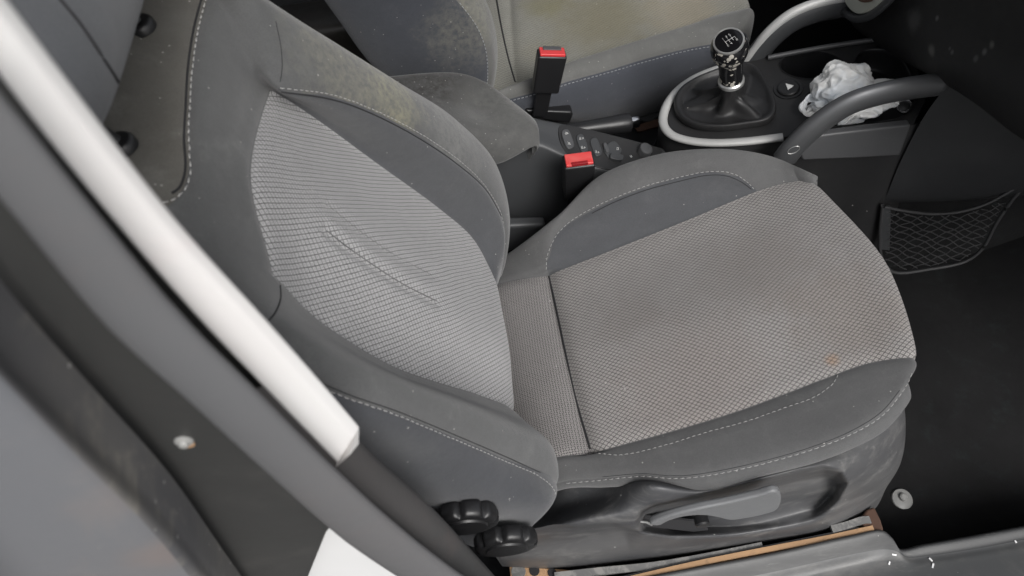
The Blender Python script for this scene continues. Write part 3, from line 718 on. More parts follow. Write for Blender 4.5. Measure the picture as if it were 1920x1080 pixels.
# rubber seal: profile of a fat bulb with a flank
sc_ = [(-165, 72), (-22, 245), (104, 400), (270, 600), (416, 740), (555, 873), (695, 998), (808, 1080), (900, 1140), (1000, 1215)]
hwp = [74, 76, 74, 74, 66, 60, 58, 50, 48, 48]
sw = [h*(PY(x, y, -.450)-CAM).dot(FW)/FPX for (x, y), h in zip(sc_, hwp)]
path = spline(Y_(sc_, -.440), 6)
def swf(t):
    x = t*(len(sw)-1); i = min(int(x), len(sw)-2); return sw[i]+(sw[i+1]-sw[i])*(x-i)
tube('door_seal', path, swf, m_seal, pil, 24, ref=(0, 1, 0), flat=.40)
plate('door_jamb', Y_([(-120, 180), (0, 300), (240, 600), (430, 790), (600, 940), (625, 985), (612, 1000), (575, 1090), (540, 1200), (420, 1200), (430, 1100), (305, 950), (150, 800), (0, 647), (-120, 520)], -.425), (0, .004, 0), m_jamb, pil, .002, label='black painted door jamb')
lathe('jamb_bolt', [(.0003, -.003), (.0020, -.003), (.0026, -.0022), (.0028, -.001), (.0044, -.0007), (.0048, .0003), (.0048, .002)], PY(345, 828, -.4255), (0, 1, 0), m_bolt, pil)
lathe('jamb_hole', [(.001, -.0004), (.0042, -.0004), (.0042, .002)], PY(349, 832, -.4252), (0, 1, 0), m_tan, pil)
lab = plate('white_jamb_sticker', Y_([(607, 985), (540, 1120), (860, 1150), (640, 960)], -.405), (0, .01, 0), m_whitepanel, pil, 0, label='bright white panel below the black jamb')

door = thing('rear_door', 'faded grey rear door edge filling the bottom left corner', 'car door', (-.25, -.5, .3))
dE = Y_([(-140, 500), (0, 655), (150, 805), (300, 952), (408, 1085), (500, 1200)], -.455)
dF = Y_([(-160, 540), (-15, 690), (130, 840), (275, 985), (370, 1100), (450, 1210)], -.468)
dG = Y_([(-260, 700), (-120, 860), (0, 1000), (120, 1130), (200, 1220), (280, 1300)], -.478)
dH = [p+Vector((-.05, -.02, -.10)) for p in dG]
dB = [p+Vector((0, .02, 0)) for p in dE]
G = net([dB, dE, dF, dG, dH], 10, 8)
patch('door_skin', G, 20, len(G)-1, 0, len(G[0])-1, m_door, door)
patch('door_edge', G, 0, 20, 0, len(G[0])-1, m_doorx, door, label='dirty folded edge of the door')

# ------------------------------------------------------------------ sill, floor, bolt, scraps
sill = thing('door_sill', 'scuffed grey plastic door sill cover along the bottom right edge', 'door sill', (.3, -.4, 0))
s1 = [(900, 1150), (1060, 1115), (1240, 1078), (1450, 1038), (1600, 1005), (1655, 996), (1674, 1010), (1688, 1030), (1735, 1022), (1830, 1005), (1925, 987), (2100, 955)]
z1 = [.125, .125, .125, .125, .125, .122, .112, .100, .098, .098, .098, .098]
s2 = [(910, 1185), (1070, 1150), (1245, 1112), (1452, 1072), (1605, 1038), (1658, 1030), (1682, 1034), (1700, 1045), (1742, 1042), (1836, 1028), (1930, 1010), (2105, 978)]
z2 = [.112]*4+[.112, .108, .102, .096, .094, .094, .094, .094]
s3 = [(925, 1215), (1080, 1180), (1250, 1138), (1455, 1095), (1608, 1060), (1660, 1052), (1690, 1054), (1712, 1060), (1748, 1060), (1840, 1046), (1935, 1030), (2110, 1000)]
A1 = [PZ(*p, z) for p, z in zip(s1, z1)]; A2 = [PZ(*p, z) for p, z in zip(s2, z2)]; A3 = [PZ(*p, .102 if k < 6 else .097) for k, p in enumerate(s3)]
A4 = [Vector((p.x, -.46, .10)) for p in A3]; A5 = [Vector((p.x, -.52, .03)) for p in A3]
A0 = [p+Vector((0, .004, -.012)) for p in A1]; A00 = [p+Vector((0, .006, -.10)) for p in A1]
G = net([A00, A0, A1, A2, A3, A4, A5], 8, 8); Nn = orient(gnormals(G), Vector((0, 0, 1)))
patch('sill_lip', G, 0, 16, 0, len(G[0])-1, m_sillband, sill); patch('sill_inner_band', G, 16, 24, 0, len(G[0])-1, m_sillband, sill, label='darker smooth band along the inner edge'); patch('sill_cover', G, 24, len(G)-1, 0, len(G[0])-1, m_sill, sill)
def strip(name, pts, w, z, mat, parent, h=.004):
    a = spline([PZ(x, y, z) for x, y in pts], 6)
    bm = bmesh.new(); top = []
    V = [[bm.verts.new(p+Vector((0, s*w/2, dz))) for (s, dz) in ((-1, -h), (-1, 0), (1, 0), (1, -h))] for p in a]
    for A, B in zip(V, V[1:]):
        for k in range(4): bm.faces.new((A[k], A[(k+1) % 4], B[(k+1) % 4], B[k]))
    bm.faces.new(V[0]); bm.faces.new(V[-1])
    return from_bm(name, bm, mat, parent, False)
strip('bare_primer_strip', [(1150, 1093), (1300, 1058), (1450, 1028), (1560, 1007), (1638, 990)], .0075, .121, m_tan, sill, .006)
strip('dark_gap', [(1150, 1086), (1300, 1052), (1450, 1022), (1560, 1000), (1610, 990)], .003, .120, m_groove, sill, .006)
strip('worn_metal_strip', [(1040, 1080), (1120, 1071), (1230, 1060), (1330, 1043), (1430, 1023)], .010, .117, m_rag, sill, .006)
strip('worn_metal_strip', [(1560, 992), (1590, 984), (1618, 975), (1632, 974)], .010, .121, m_rag, sill, .006)
plate('rusty_bracket', [PZ(x, y, .119) for x, y in [(1612, 975), (1625, 955), (1640, 950), (1652, 975), (1658, 995), (1640, 998), (1622, 990)]], (0, 0, -.05), m_rust, sill, .003)
plate('torn_primer_patch', [PZ(x, y, .108) for x, y in [(955, 1062), (1000, 1064), (1060, 1068), (1110, 1075), (1080, 1095), (1010, 1110), (960, 1110)]], (0, 0, -.02), m_tan, sill, .001)
for (a, b2, c2_) in ((972, 1072, .010), (1002, 1070, .007), (1035, 1074, .006)):
    lathe('drain_hole', [(.001, .001), (c2_, .001), (c2_*1.1, -.004)], PZ(a, b2, .109), (0, 0, 1), m_rag if c2_ > .008 else m_groove, sill, seg=16)
for (a, b2) in ((1676, 1040), (1667, 1056), (1745, 1050), (1749, 1061), (1904, 1016)):
    p, n = hit(a, b2, ['sill_cover'])
    if p is not None:
        w = random.uniform(.0010, .0022); u = Vector((random.uniform(-.3, 1), random.uniform(-1, 1), 0)).normalized()
        q = u.cross(n).normalized()
        plate('paint_chip', [p+n*.0012+u*w*1.5+q*.001, p+n*.0012+u*w*1.4-q*.0012, p+n*.0012-u*w*1.4-q*.0009, p+n*.0012-u*w*1.6+q*.0011], -n*.0012, m_whitepanel, sill, 0)

# carpet: wavy sheet rising to tunnel and bulkhead
def carpet():
    nx, ny = 90, 90; verts = []; faces = []
    for i in range(nx+1):
        x = -1.1+2.35*i/nx
        for j in range(ny+1):
            y = -.38+1.62*j/ny
            z = .10*sstep((x-.80)/.35)+.012*noise.noise(Vector((x*5, y*5, 0)))-.02*0
            z += .16*sstep((.09-abs(y-.235))/.05+1)*.8 if False else 0
            verts.append((x, y, z))
    for i in range(nx):
        for j in range(ny):
            a = i*(ny+1)+j; faces.append((a, a+ny+1, a+ny+2, a+1))
    return verts, faces
cv, cf = carpet()
fl = mesh_obj('floor', cv, cf, m_carpet); fl['kind'] = 'structure'
gr = mesh_obj('ground', [(-20, -20, -.33), (20, -20, -.33), (20, 20, -.33), (-20, 20, -.33)], [(0, 1, 2, 3)], m_ground, smooth=False); gr['kind'] = 'structure'  # out-of-view ground, added for its bounce light
fb = thing('floor_clip', 'round clear plastic floor clip on the black carpet beside the seat front', 'floor clip', tuple(PZ(1691, 936, .005)))
p, n = hit(1691, 936, ['floor'])
lathe('washer', [(.001, .0045), (.010, .0045), (.0155, .0025), (.0165, .0005), (.0165, -.003)], p, (.05, -.15, 1), m_bolt, fb)
lathe('stud', [(.001, .011), (.004, .011), (.006, .0095), (.0065, .004)], p+Vector((.0, .002, 0)), (.05, -.15, 1), m_bolt, fb)

# ------------------------------------------------------------------ centre console
con = thing('centre_console', 'dark centre console running between the two front seats under the gear lever', 'console', (.25, .22, 0))
# armrest wedge, top slopes down to the front
arF = [PY(600, 122, .31), PY(745, 141, .305), PY(860, 137, .315), PY(900, 148, .31), PY(1003, 222, .245)]
arN = [PY(700, 230, .13), PY(800, 255, .13), PY(880, 280, .13), PY(930, 300, .13), PY(1006, 270, .13)]
q0 = PZ(690, 150, .50); q1 = PZ(752, 141, .505); q2 = PZ(858, 137, .492); q3 = PZ(905, 152, .478); q4 = PY(1000, 222, .225)
q5 = PY(1007, 240, .19); q6 = PY(1008, 266, .178); q7 = PY(960, 262, .172); q8 = PY(860, 240, .172); q9 = PY(700, 205, .172)
tA = [q0, q1, q2, q3, PY(955, 186, .262), q4]
tM = [PZ(700, 178, .503), PZ(760, 178, .505), PZ(840, 185, .492), PZ(895, 198, .470), PY(965, 220, .205), q5]
tN = [q9, PY(790, 222, .172), q8, PY(915, 252, .172), q7, q6]
tS = [PY(700, 260, .165), PY(790, 270, .165), PY(860, 290, .165), PY(905, 308, .165), PY(938, 306, .165), PY(1004, 274, .174)]
tS2 = [p+Vector((0, .045, -.012)) for p in tS]
tF = [p+Vector((0, .006, -.012)) for p in tA]; tF2 = [p+Vector((0, .006, -.10)) for p in tA]
rails = [tF2, tF, tA, tM, tN, tS, tS2]
for r in rails: r.append(r[-1]+Vector((.002, 0, -.006))); r.append(r[-1]+Vector((-.012, 0, -.02)))
G = net(rails, 10, 10); patch('armrest_lid', G, 0, len(G)-1, 0, len(G[0])-1, m_arm, con, label='dusty fabric armrest lid with a dark patch')
# switch deck: grey plastic surface in front of the armrest, sloping down
def deck_row(y, pts): return [PY(a, b2, y) for a, b2 in pts]
dA, dB, dC = PY(1050, 236, .238), PY(1235, 278, .222), PY(1110, 312, .172)
DKN = (dB-dA).cross(dC-dA).normalized()
if DKN.z < 0: DKN = -DKN
def PK(x, y, h=0): return PN(x, y, dA, DKN, h)
k_far = [PK(x, y) for x, y in ((960, 212), (1010, 224), (1060, 234), (1120, 247), (1180, 262), (1240, 278), (1310, 296))]
k_near = [PK(x, y) for x, y in ((960, 262), (1010, 270), (1060, 292), (1110, 312), (1170, 322), (1240, 335), (1310, 345))]
print('deck', DKN, [tuple(round(c_, 3) for c_ in p) for p in k_far+k_near])
k_mid = [a.lerp(b2, .5)+Vector((0, 0, .000)) for a, b2 in zip(k_far, k_near)]
k_side = [p+Vector((0, -.004, -.010)) for p in k_near]; k_side2 = [p+Vector((0, -.006, -.06)) for p in k_near]; k_side3 = [Vector((p.x, p.y-.010, .05)) for p in k_near]
k_f2 = [p+Vector((0, .004, -.008)) for p in k_far]; k_f3 = [p+Vector((0, .006, -.12)) for p in k_far]
for r in (k_far, k_near, k_mid, k_side, k_side2, k_side3, k_f2, k_f3): r.insert(0, r[0]+Vector((-.35, 0, 0)))
G = net([k_f3, k_f2, k_far, k_mid, k_near, k_side, k_side2, k_side3], 6, 8)
patch('console_body', G, 0, len(G)-1, 0, len(G[0])-1, m_cons, con, label='dark grey console shell')
# black switch bezel
def deckp(x, y, lift=0.001): return PK(x, y, lift), DKN
bz = [(1047, 240), (1052, 234), (1065, 235), (1120, 247), (1180, 262), (1235, 277), (1243, 284), (1225, 294), (1190, 305), (1150, 318), (1100, 306), (1065, 290), (1052, 270)]
bzs = spline([Vector((x, y, 0)) for x, y in bz], 3, True)
_, dn = deckp(1120, 280)
plate('switch_bezel', [deckp(p.x, p.y, .0018)[0] for p in bzs], -dn*.004, m_black2, con, .0008, 2)
def pill(name, cx, cy, w, h, ang, lift, mat, hgt=.003):
    pts = []
    for k in range(20):
        a = 2*math.pi*k/20; x = math.copysign(abs(math.cos(a))**.8, math.cos(a))*w; y = math.copysign(abs(math.sin(a))**.5, math.sin(a))*h
        X = cx+x*math.cos(ang)-y*math.sin(ang); Y = cy+x*math.sin(ang)+y*math.cos(ang)
        pts.append(deckp(X, Y, lift)[0])
    return plate(name, pts, -dn*(hgt+.003), mat, con, .0010, 3)
an = math.radians(-20)
pill('rocker_switch', 1065, 260, 8.5, 19, an, .0046, m_cons_lt); pill('rocker_switch', 1092, 268, 8, 18, an, .0036, m_cons); pill('rocker_switch', 1118, 275, 8, 18, an, .0036, m_cons)
pill('switch_cover', 1149, 281, 15, 15, math.radians(-35), .0036, m_cons); pill('thumb_slider', 1157, 293, 13, 6, math.radians(12), .0080, m_cons, .005); pill('thumb_slider', 1137, 276, 3.5, 10, an, .0060, m_cons_lt, .004)
pk, nk = deckp(1206, 286, .001)
lathe('mirror_dial', [(.0115, .0), (.0110, .009), (.0100, .0115), (.0085, .0122), (.001, .0122)], pk, nk, m_cons_lt, con, seg=24)
def glyph(name, strokes, cx, cy, sc, objs, parent, mat=None, r=.00035, lift=.0003):
    bm = bmesh.new(); got = False
    for s in strokes:
        pts = []
        for (x, y) in s:
            p, n = hit(cx+x*sc, cy+y*sc, objs)
            if p is not None: pts.append(p+n*lift)
        if len(pts) > 1 and max((a-b2).length for a, b2 in zip(pts, pts[1:])) < .02: tube_bm(bm, pts, r, 5); got = True
    if got: return from_bm(name, bm, mat or m_glyph, parent, True)
    bm.free()
SW = ['rocker_switch', 'switch_bezel', 'switch_cover']
glyph('switch_symbol', [[(-3, 0), (3, 1)], [(-2, -2), (2, -1), (3, 1)], [(-2, 2), (1, 2)]], 1062, 250, 1, SW, con)
glyph('switch_symbol', [[(-3, -2), (0, 2), (3, 3)], [(-1, -1), (2, 1)], [(-3, 2), (-1, 3)]], 1067, 268, 1, SW, con)
glyph('switch_symbol', [[(-3, -2), (-3, 3)], [(-1, -2), (-1, 3)], [(1, -1), (4, 0), (2, 2)]], 1090, 259, 1, SW, con)
glyph('switch_symbol', [[(-3, -2), (-2, 3)], [(-1, -2), (0, 3)], [(2, -1), (4, 1), (2, 2)]], 1093, 276, 1, SW, con)
glyph('switch_symbol', [[(-3, -2), (-2, 3)], [(-1, -2), (0, 3)], [(2, 0), (4, 2), (2, 3)]], 1119, 284, 1, SW, con)
glyph('switch_symbol', [[(-1.5, -2), (1.5, -2), (1.5, 2), (-1.5, 2), (-1.5, -2)]], 1158, 279, 1, SW, con)
glyph('switch_symbol', [[(-2, -1), (0, 2)], [(0, -2), (2, 1), (0, 2)]], 1183, 293, 1, SW, con)

# front deck round the gear lever
deckz = .395
rim_px = [(1400, 112), (1345, 128), (1302, 147), (1266, 175), (1247, 205), (1244, 233), (1258, 252), (1288, 263), (1335, 268), (1400, 265), (1468, 257)]
def zr(x): return .385+.05*sstep((x-1240)/500.)
RP = spline([PZ(x, y, zr(x)) for x, y in rim_px], 6)
tube('silver_rim', RP, lambda t: .0070 if t > .25 else .0040+.0030*t*4, m_rim, con, 12, ref=(0, 0, 1), flat=.7)
edge_px = [(1744, 168), (1745, 150), (1700, 85), (1640, 72), (1560, 85), (1470, 102)]
outer = [Vector((p.x, p.y, p.z-.002)) for p in RP[::2]]+[PZ(x, y, .43) for x, y in ((1520, 250), (1620, 240), (1712, 228), (1760, 160), (1700, 90), (1640, 74), (1560, 86), (1470, 103))]
# flatten outer onto one inclined plane
def PD(x, y, h=0): return PN(x, y, (.30, .22, .385), (-.17, 0, .985), h)
rim2 = spline([Vector((x, y, 0)) for x, y in rim_px], 3)
outer = [PD(p.x, p.y) for p in rim2]+[PD(x, y) for x, y in ((1520, 252), (1620, 243), (1712, 234), (1735, 190), (1720, 130), (1690, 95), (1640, 78), (1560, 88), (1470, 104))]
def ell(cx, cy, rx, ry, n=32, ang=0): return [(cx+rx*math.cos(2*math.pi*k/n)*math.cos(ang)-ry*math.sin(2*math.pi*k/n)*math.sin(ang), cy+rx*math.cos(2*math.pi*k/n)*math.sin(ang)+ry*math.sin(2*math.pi*k/n)*math.cos(ang)) for k in range(n)]
cup = [PD(x, y) for x, y in ell(1522, 122, 60, 27, 40)]
tray_px = [(1508, 185), (1520, 172), (1575, 150), (1600, 120), (1612, 100), (1640, 92), (1680, 100), (1705, 135), (1718, 180), (1700, 215), (1620, 232), (1540, 235), (1512, 215)]
tray = [PD(p.x, p.y) for p in spline([Vector((x, y, 0)) for x, y in tray_px], 3, True)]
plate('gear_deck', outer, Vector((.17, 0, -.985))*.006, m_black2, con, 0, holes=[cup, tray], label='black deck with cup holder and tray')
def well(name, loop, depth, mat, shrink=.85):
    c_ = sum(loop, Vector())/len(loop); dn_ = Vector((.05, 0, -1)); n = len(loop)
    verts = []; faces = []
    prof = [(1.03, .0012), (1.0, .0018), (.985, -.0005), (.97, -.006), (shrink, -depth*.9), (shrink*.93, -depth), (.02, -depth)]
    for (s, h) in prof:
        for p in loop: verts.append(c_+(p-c_)*s-dn_*h)
    for i in range(len(prof)-1):
        for k in range(n): faces.append((i*n+k, i*n+(k+1) % n, (i+1)*n+(k+1) % n, (i+1)*n+k))
    return mesh_obj(name, verts, faces, mat, con)
well('cup_holder', cup, .07, m_black); well('storage_tray', tray, .035, m_black, .93)
tube('far_rail', spline([PD(1440, 108, .004), PD(1520, 93, .004), PD(1600, 80, .004), PD(1650, 73, .004)], 5), .004, m_cons_lt, con, 10)
# body below the rim
b_px = rim_px
G0 = [PZ(x, y, zr(x)-.004) for x, y in rim_px]
G0 = G0+[PD(1520, 252, -.004), PD(1620, 243, -.004), PD(1712, 235, -.004), Vector((.68, .185, .44))]
ctr = Vector((.38, .23, 0))
G1 = []
for p in G0:
    o_ = Vector((p.x-ctr.x, p.y-ctr.y, 0)); o_ = o_.normalized()*.005
    G1.append(p+o_+Vector((0, 0, -.016)))
G2 = [p+Vector((0, 0, -.03)) for p in G1]; G3 = [Vector((p.x+.01, p.y, .10)) for p in G1]; G4 = [Vector((p.x+.01, p.y, .0)) for p in G1]
G = net([G0, G1, G2, G3, G4], 5, 6); patch('console_flank', G, 0, len(G)-1, 0, len(G[0])-1, m_black2, con)
# light grey side rail under the near handle
sp = [(1492, 276), (1540, 254), (1620, 244), (1708, 234), (1706, 243), (1688, 292), (1600, 297), (1505, 301)]
plate('side_rail', [PY(x, y, .110) for x, y in sp], (0, .012, 0), m_cons_lt, con, .003, 4, label='grey side rail under the grab handle')
# hazard-style round button with triangle
pb_, nb = hit(1478, 167, ['gear_deck'])
lathe('round_button', [(.022, -.001), (.021, .0016), (.0165, .0012), (.016, .0032), (.0145, .0042), (.001, .0036)], pb_, nb, m_black, con, seg=40)
ax = [pb_+nb*.0062+PD(x, y)-PD(1478, 167) for x, y in ((1473, 160), (1486, 166), (1475, 173))]
ax = [PD(x, y, 0)+Vector((0, 0, .0048)) for x, y in ((1472, 161), (1487, 165), (1476, 173))]
plate('triangle_mark', ax, (0, 0, -.0008), m_glyph, con, 0)
lathe('indicator_dot', [(.0022, 0), (.0020, .0012), (.0005, .0014)], PD(1495, 169, .0005), nb, m_glyph, con, seg=12)

# grab handles
def handle(name, label, px, y, w, fl, ref):
    t_ = thing(name, label, 'grab handle', tuple(PY(*px[0], y)), 'grab handles on the console')
    P = spline([PY(a, b2, y) for a, b2 in px], 8)
    return t_, P
h1, P = handle('grab_handle', 'near satin grey grab handle arching beside the white bag', [(1472, 296), (1490, 274), (1535, 232), (1590, 196), (1650, 176), (1715, 164), (1758, 159)], .118, 0, 0, 0)
tube('grip', P, lambda t: .0190-.0015*t, m_handle, h1, 28, ref=(0, 1, 0), flat=.62)
bm = bmesh.new(); bmesh.ops.create_uvsphere(bm, u_segments=24, v_segments=16, radius=1.0)
for v_ in bm.verts: v_.co = P[-1]+Vector((v_.co.x*.015, v_.co.y*.0110, v_.co.z*.0172))
from_bm('grip_end', bm, m_handle, h1)
hp, hn = hit(1488, 281, ['grip'])
ringp = []
for k in range(40):
    a = 2*math.pi*k/40; q, qn = hit(1488+11*math.cos(a)-2*math.sin(a), 281+6.5*math.sin(a)-3*math.cos(a), ['grip'])
    if q is not None: ringp.append(q+qn*.0003)
tube('screw_cap_ring', ringp, .0006, m_silver, h1, 6, closed=True)
h2, P = handle('grab_handle', 'far satin silver grab handle arching up behind the gear lever', [(1395, 135), (1416, 108), (1445, 72), (1485, 40), (1535, 20), (1590, 10), (1625, 4)], .335, 0, 0, 0)
tube('grip', P, lambda t: .0195, m_cons, h2, 28, ref=(0, 1, 0), flat=.6)
P2 = [p+Vector((-.006, -.002, .0165)) for p in P]
P2 = [p+Vector((.0005, 0, -.001)) for p in P2]
tube('grip_trim', P2, .0078, m_rim, h2, 16, ref=(0, 1, 0), flat=.9, label='bright silver upper strip of the handle')

# gear lever
gl = thing('gear_lever', 'black gear lever with peeling round knob rising from a leather boot', 'gear lever', tuple(PD(1365, 200)))
base_px = [(1266, 195), (1272, 220), (1296, 238), (1340, 245), (1395, 240), (1440, 230), (1453, 212), (1446, 180), (1430, 150), (1412, 130), (1380, 126), (1340, 138), (1300, 155), (1276, 173)]
nb_ = 84
bl = spline([Vector((x, y, 0)) for x, y in base_px], 6, True)
base = [PD(p.x, p.y, .003) for p in bl]; bc = PD(1362, 190, .0)
top = PY(1371, 152, .232)            # where the boot is gathered
kt = PY(1368, 72, .232)
axis = (kt-top).normalized()
verts = []; faces = []; prof = [(1.02, 0, 0), (1.03, .006, 0), (1.0, .0115, 0), (.955, .0125, 0), (.90, .010, 0), (.84, .006, 0), (.74, .004, 1), (.62, .007, 1), (.50, .013, 1), (.38, .022, 1), (.28, .034, .9), (.21, .047, .6), (.175, .060, .3), (.165, .072, .1)]
hN = Vector((-.17, 0, .985)); n = len(base); htop = (top-bc).dot(hN)
for i, (s, h, f) in enumerate(prof):
    ctr_ = bc.lerp(top-hN*htop, sstep(h/htop if htop else 0))
    for k, p in enumerate(base):
        a = 2*math.pi*k/n
        rad = p-bc
        if s < .5: # blend into a circle
            w_ = sstep((.5-s)/.3); rr = rad.normalized()*.062; rad = rad.lerp(rr, w_)
        fold = .16*math.sin(3*a+1+h*70)+.13*(1-2*abs(math.sin(3.5*a+2.3-h*45)))+.06*math.sin(9*a+h*110)
        q = ctr_+rad*(s*(1+f*fold))+hN*(h*(htop/.060)*(1+f*.9*fold*(1-h/.09)) if h > .013 or f else h)
        verts.append(q)
for i in range(len(prof)-1):
    for k in range(n): faces.append((i*n+k, i*n+(k+1) % n, (i+1)*n+(k+1) % n, (i+1)*n+k))
bo = mesh_obj('boot', verts, faces, m_leather, gl); md = bo.modifiers.new('sub', 'SUBSURF'); md.levels = 1; md.render_levels = 2
Lk = (kt-top).length
lathe('collar_ring', [(.0160, -.005), (.0186, -.003), (.0188, .002), (.0168, .004)], top+axis*.0, axis, m_silver, gl, seg=32)
tl = (axis*.93+Vector((-.12, -.26, .1))).normalized()
lathe('stalk', [(.0165, .003), (.0165, .010), (.0168, .025), (.0180, .040), (.0200, .050)], top, axis, m_knob, gl, seg=32)
kb = top+axis*.040
lathe('knob', [(.0130, -.002), (.0185, .004), (.0225, .011), (.0252, .020), (.0258, .028), (.0245, .036), (.0215, .0425), (.0195, .0445), (.012, .045)], kb+Vector((0, 0, 0)), tl, m_knob, gl, seg=48, angle=80)
kc = kb+tl*.0445
lathe('knob_ring', [(.0205, -.004), (.0213, -.001), (.0205, .0012), (.0188, .0014), (.0182, .0004)], kc, tl, m_silver, gl, seg=48)
m_gloss, _nt, _b = new_mat('gloss_black'); _b.inputs['Base Color'].default_value = (.006, .006, .007, 1); _b.inputs['Roughness'].default_value = .08
lathe('shift_badge', [(.0182, -.001), (.0182, .0010), (.0120, .0018), (.001, .0021)], kc, tl, m_gloss, gl, seg=48)
ku = (Vector((1, 0, 0))-tl*tl.x).normalized(); kv = tl.cross(ku)
rotA = math.radians(18)
e1 = ku*math.cos(rotA)+kv*math.sin(rotA); e2_ = -ku*math.sin(rotA)+kv*math.cos(rotA)
bm = bmesh.new()
def kp(x, y): return kc+tl*.0021+e1*x*.001+e2_*y*.001
for s in ([(-5, 4), (-5, -4)], [(0, 4), (0, -4)], [(5, 4), (5, -4)], [(-5, 0), (9, 0)], [(9, 0), (9, -4)]): tube_bm(bm, [kp(*a) for a in s], .0002, 5)
from_bm('shift_pattern', bm, m_glyph, gl)
DIG = {'1': [[(0, -1), (0, 1)]], '2': [[(-.6, 1), (.6, 1), (.6, 0), (-.6, 0), (-.6, -1), (.6, -1)]], '3': [[(-.6, 1), (.6, 1), (.6, -1), (-.6, -1)], [(-.4, 0), (.6, 0)]],
       '4': [[(-.6, 1), (-.6, 0), (.6, 0)], [(.6, 1), (.6, -1)]], '5': [[(.6, 1), (-.6, 1), (-.6, 0), (.6, 0), (.6, -1), (-.6, -1)]], 'R': [[(-.6, -1), (-.6, 1), (.6, 1), (.6, 0), (-.6, 0), (.6, -1)]]}
bm = bmesh.new()
for ch, cx, cy in (('1', -5, 6.5), ('3', 0, 6.5), ('5', 5, 6.5), ('2', -5, -6.5), ('4', 0, -6.5), ('R', 9, -6.3)):
    for s in DIG[ch]: tube_bm(bm, [kp(cx+x*1.3, cy+y*1.5) for x, y in s], .00018, 5)
from_bm('gear_numbers', bm, m_glyph, gl)

# handbrake
hbk = thing('handbrake', 'black handbrake grip with chrome release button beside the passenger seat', 'handbrake', tuple(PY(1090, 245, .29)))
a, b2 = PY(1060, 246, .27), PY(1181, 230, .285)
d_ = (b2-a).normalized(); Lh = (b2-a).length
lathe('grip', [(.010, 0), (.0115, Lh*.2), (.013, Lh*.5), (.0150, Lh*.8), (.0160, Lh*.93), (.0150, Lh*.99), (.011, Lh)], a, d_, m_black, hbk, seg=28)
lathe('release_button', [(.0095, -.003), (.0095, .013), (.0085, .0145), (.002, .0150)], b2, d_, m_chrome, hbk, seg=24)
lathe('lever_arm', [(.008, -.12), (.009, 0)], a, d_, m_black2, hbk, seg=12)
plate('slot_panel', [PZ(x, y, .245) for x, y in [(1060, 262), (1180, 238), (1235, 225), (1240, 245), (1215, 300), (1100, 320)]], (0, 0, -.02), m_black, con, .002)
plate('rust_tinged_bracket', [PZ(x, y, .250) for x, y in [(1188, 236), (1235, 222), (1238, 236), (1196, 246)]], (0, 0, -.004), m_rust, con, .001)
lathe('small_cup', [(.001, -.001), (.020, -.001), (.0225, .003), (.0235, .0)], PZ(1212, 211, .250), (0, 0, 1), m_cons, con, seg=28)
# buckle_1: passenger's, stands tall; buckle_2: near seat's
def buckle(name, label, c, up, across, w, d, h, red_front):
    t_ = thing(name, label, 'seat belt buckle', tuple(c), 'seat belt buckles')
    up = up.normalized(); ac = (across-up*across.dot(up)).normalized(); fr = up.cross(ac).normalized()
    if fr.y > 0: fr = -fr
    rounded_box('buckle_case', c-up*h*.5, ac*w*.5, fr*d*.5, up*h*.5, .0028, m_black, t_, .94)
    rounded_box('release_button', c+up*.0012-fr*0.0, ac*w*.44, fr*d*.40, up*.0025, .0012, m_red, t_)
    return t_, up, ac, fr
bc1 = PY(1035, 99, .325); upv = (PY(1035, 99, .325)-PY(1020, 178, .325)).normalized()
t_, u1, a1, f1 = buckle('belt_buckle', 'tall black buckle with red top standing by the passenger cushion', bc1, upv, PY(1062, 100, .325)-PY(1008, 96, .325), .044, .022, .070, 1)
rounded_box('latch_slot', bc1+u1*.0030-f1*.0050, a1*.014, f1*.0040, u1*.0025, .0006, m_cons_lt, t_)
plate('belt_stem', [bc1-u1*.060+a1*.012, bc1-u1*.060-a1*.012, bc1-u1*.125-a1*.012, bc1-u1*.125+a1*.012], -f1*.006, m_black, t_, .001)
plate('buckle_shroud', [PY(x, y, .335) for x, y in [(985, 207), (1072, 210), (1075, 216), (1068, 232), (1000, 222)]], (0, .02, 0), m_black, t_, .003)
bc2 = PY(1085, 300, .142); upv2 = Vector((-.05, .02, 1))
t_, u1, a1, f1 = buckle('belt_buckle', 'low black buckle with red top tucked beside the near seat cushion', bc2, Vector((.02, -.10, 1)), Vector((1, 0, 0)), .044, .026, .075, 1)
rounded_box('latch_slot', bc2+u1*.0028+f1*.0085, a1*.0115, f1*.0022, u1*.0024, .0004, m_redd, t_)
plate('belt_stem', [bc2-u1*.070+a1*.014, bc2-u1*.070-a1*.014, bc2-u1*.19-a1*.014, bc2-u1*.19+a1*.014], -f1*.008, m_black, t_, .001)

# ------------------------------------------------------------------ white plastic bag
bag = thing('plastic_bag', 'crumpled white plastic bag stuffed in the console tray', 'plastic bag', tuple(PD(1590, 190)))
def lump(name, c, rx, ry, rz, seed, amp=.30):
    bm = bmesh.new(); bmesh.ops.create_icosphere(bm, subdivisions=6, radius=1)
    for v_ in bm.verts:
        p = v_.co.normalized(); q = p*1.3+Vector((seed, seed*2, 0))
        n1 = noise.noise(q); n2 = 1-abs(noise.noise(q*2.1))*2; n3 = 1-abs(noise.noise(q*4.5+Vector((9, 0, 0))))*2
        n4 = 1-abs(noise.noise(q*8.5+Vector((3, 5, 0))))*2
        r = 1+amp*(n1*1.2+.55*(n2-.5)+.12*(n3-.5))
        v_.co = c+Vector((p.x*rx*r, p.y*ry*r, p.z*rz*r))
    return from_bm(name, bm, m_bag, bag)
lump('bag_bundle', PD(1580, 165, .022), .040, .034, .034, 2.0)
lump('bag_fold', PD(1598, 196, .014), .046, .026, .026, 5.0, .4)
lump('bag_fold', PD(1640, 178, .012), .038, .022, .018, 11.0, .4)
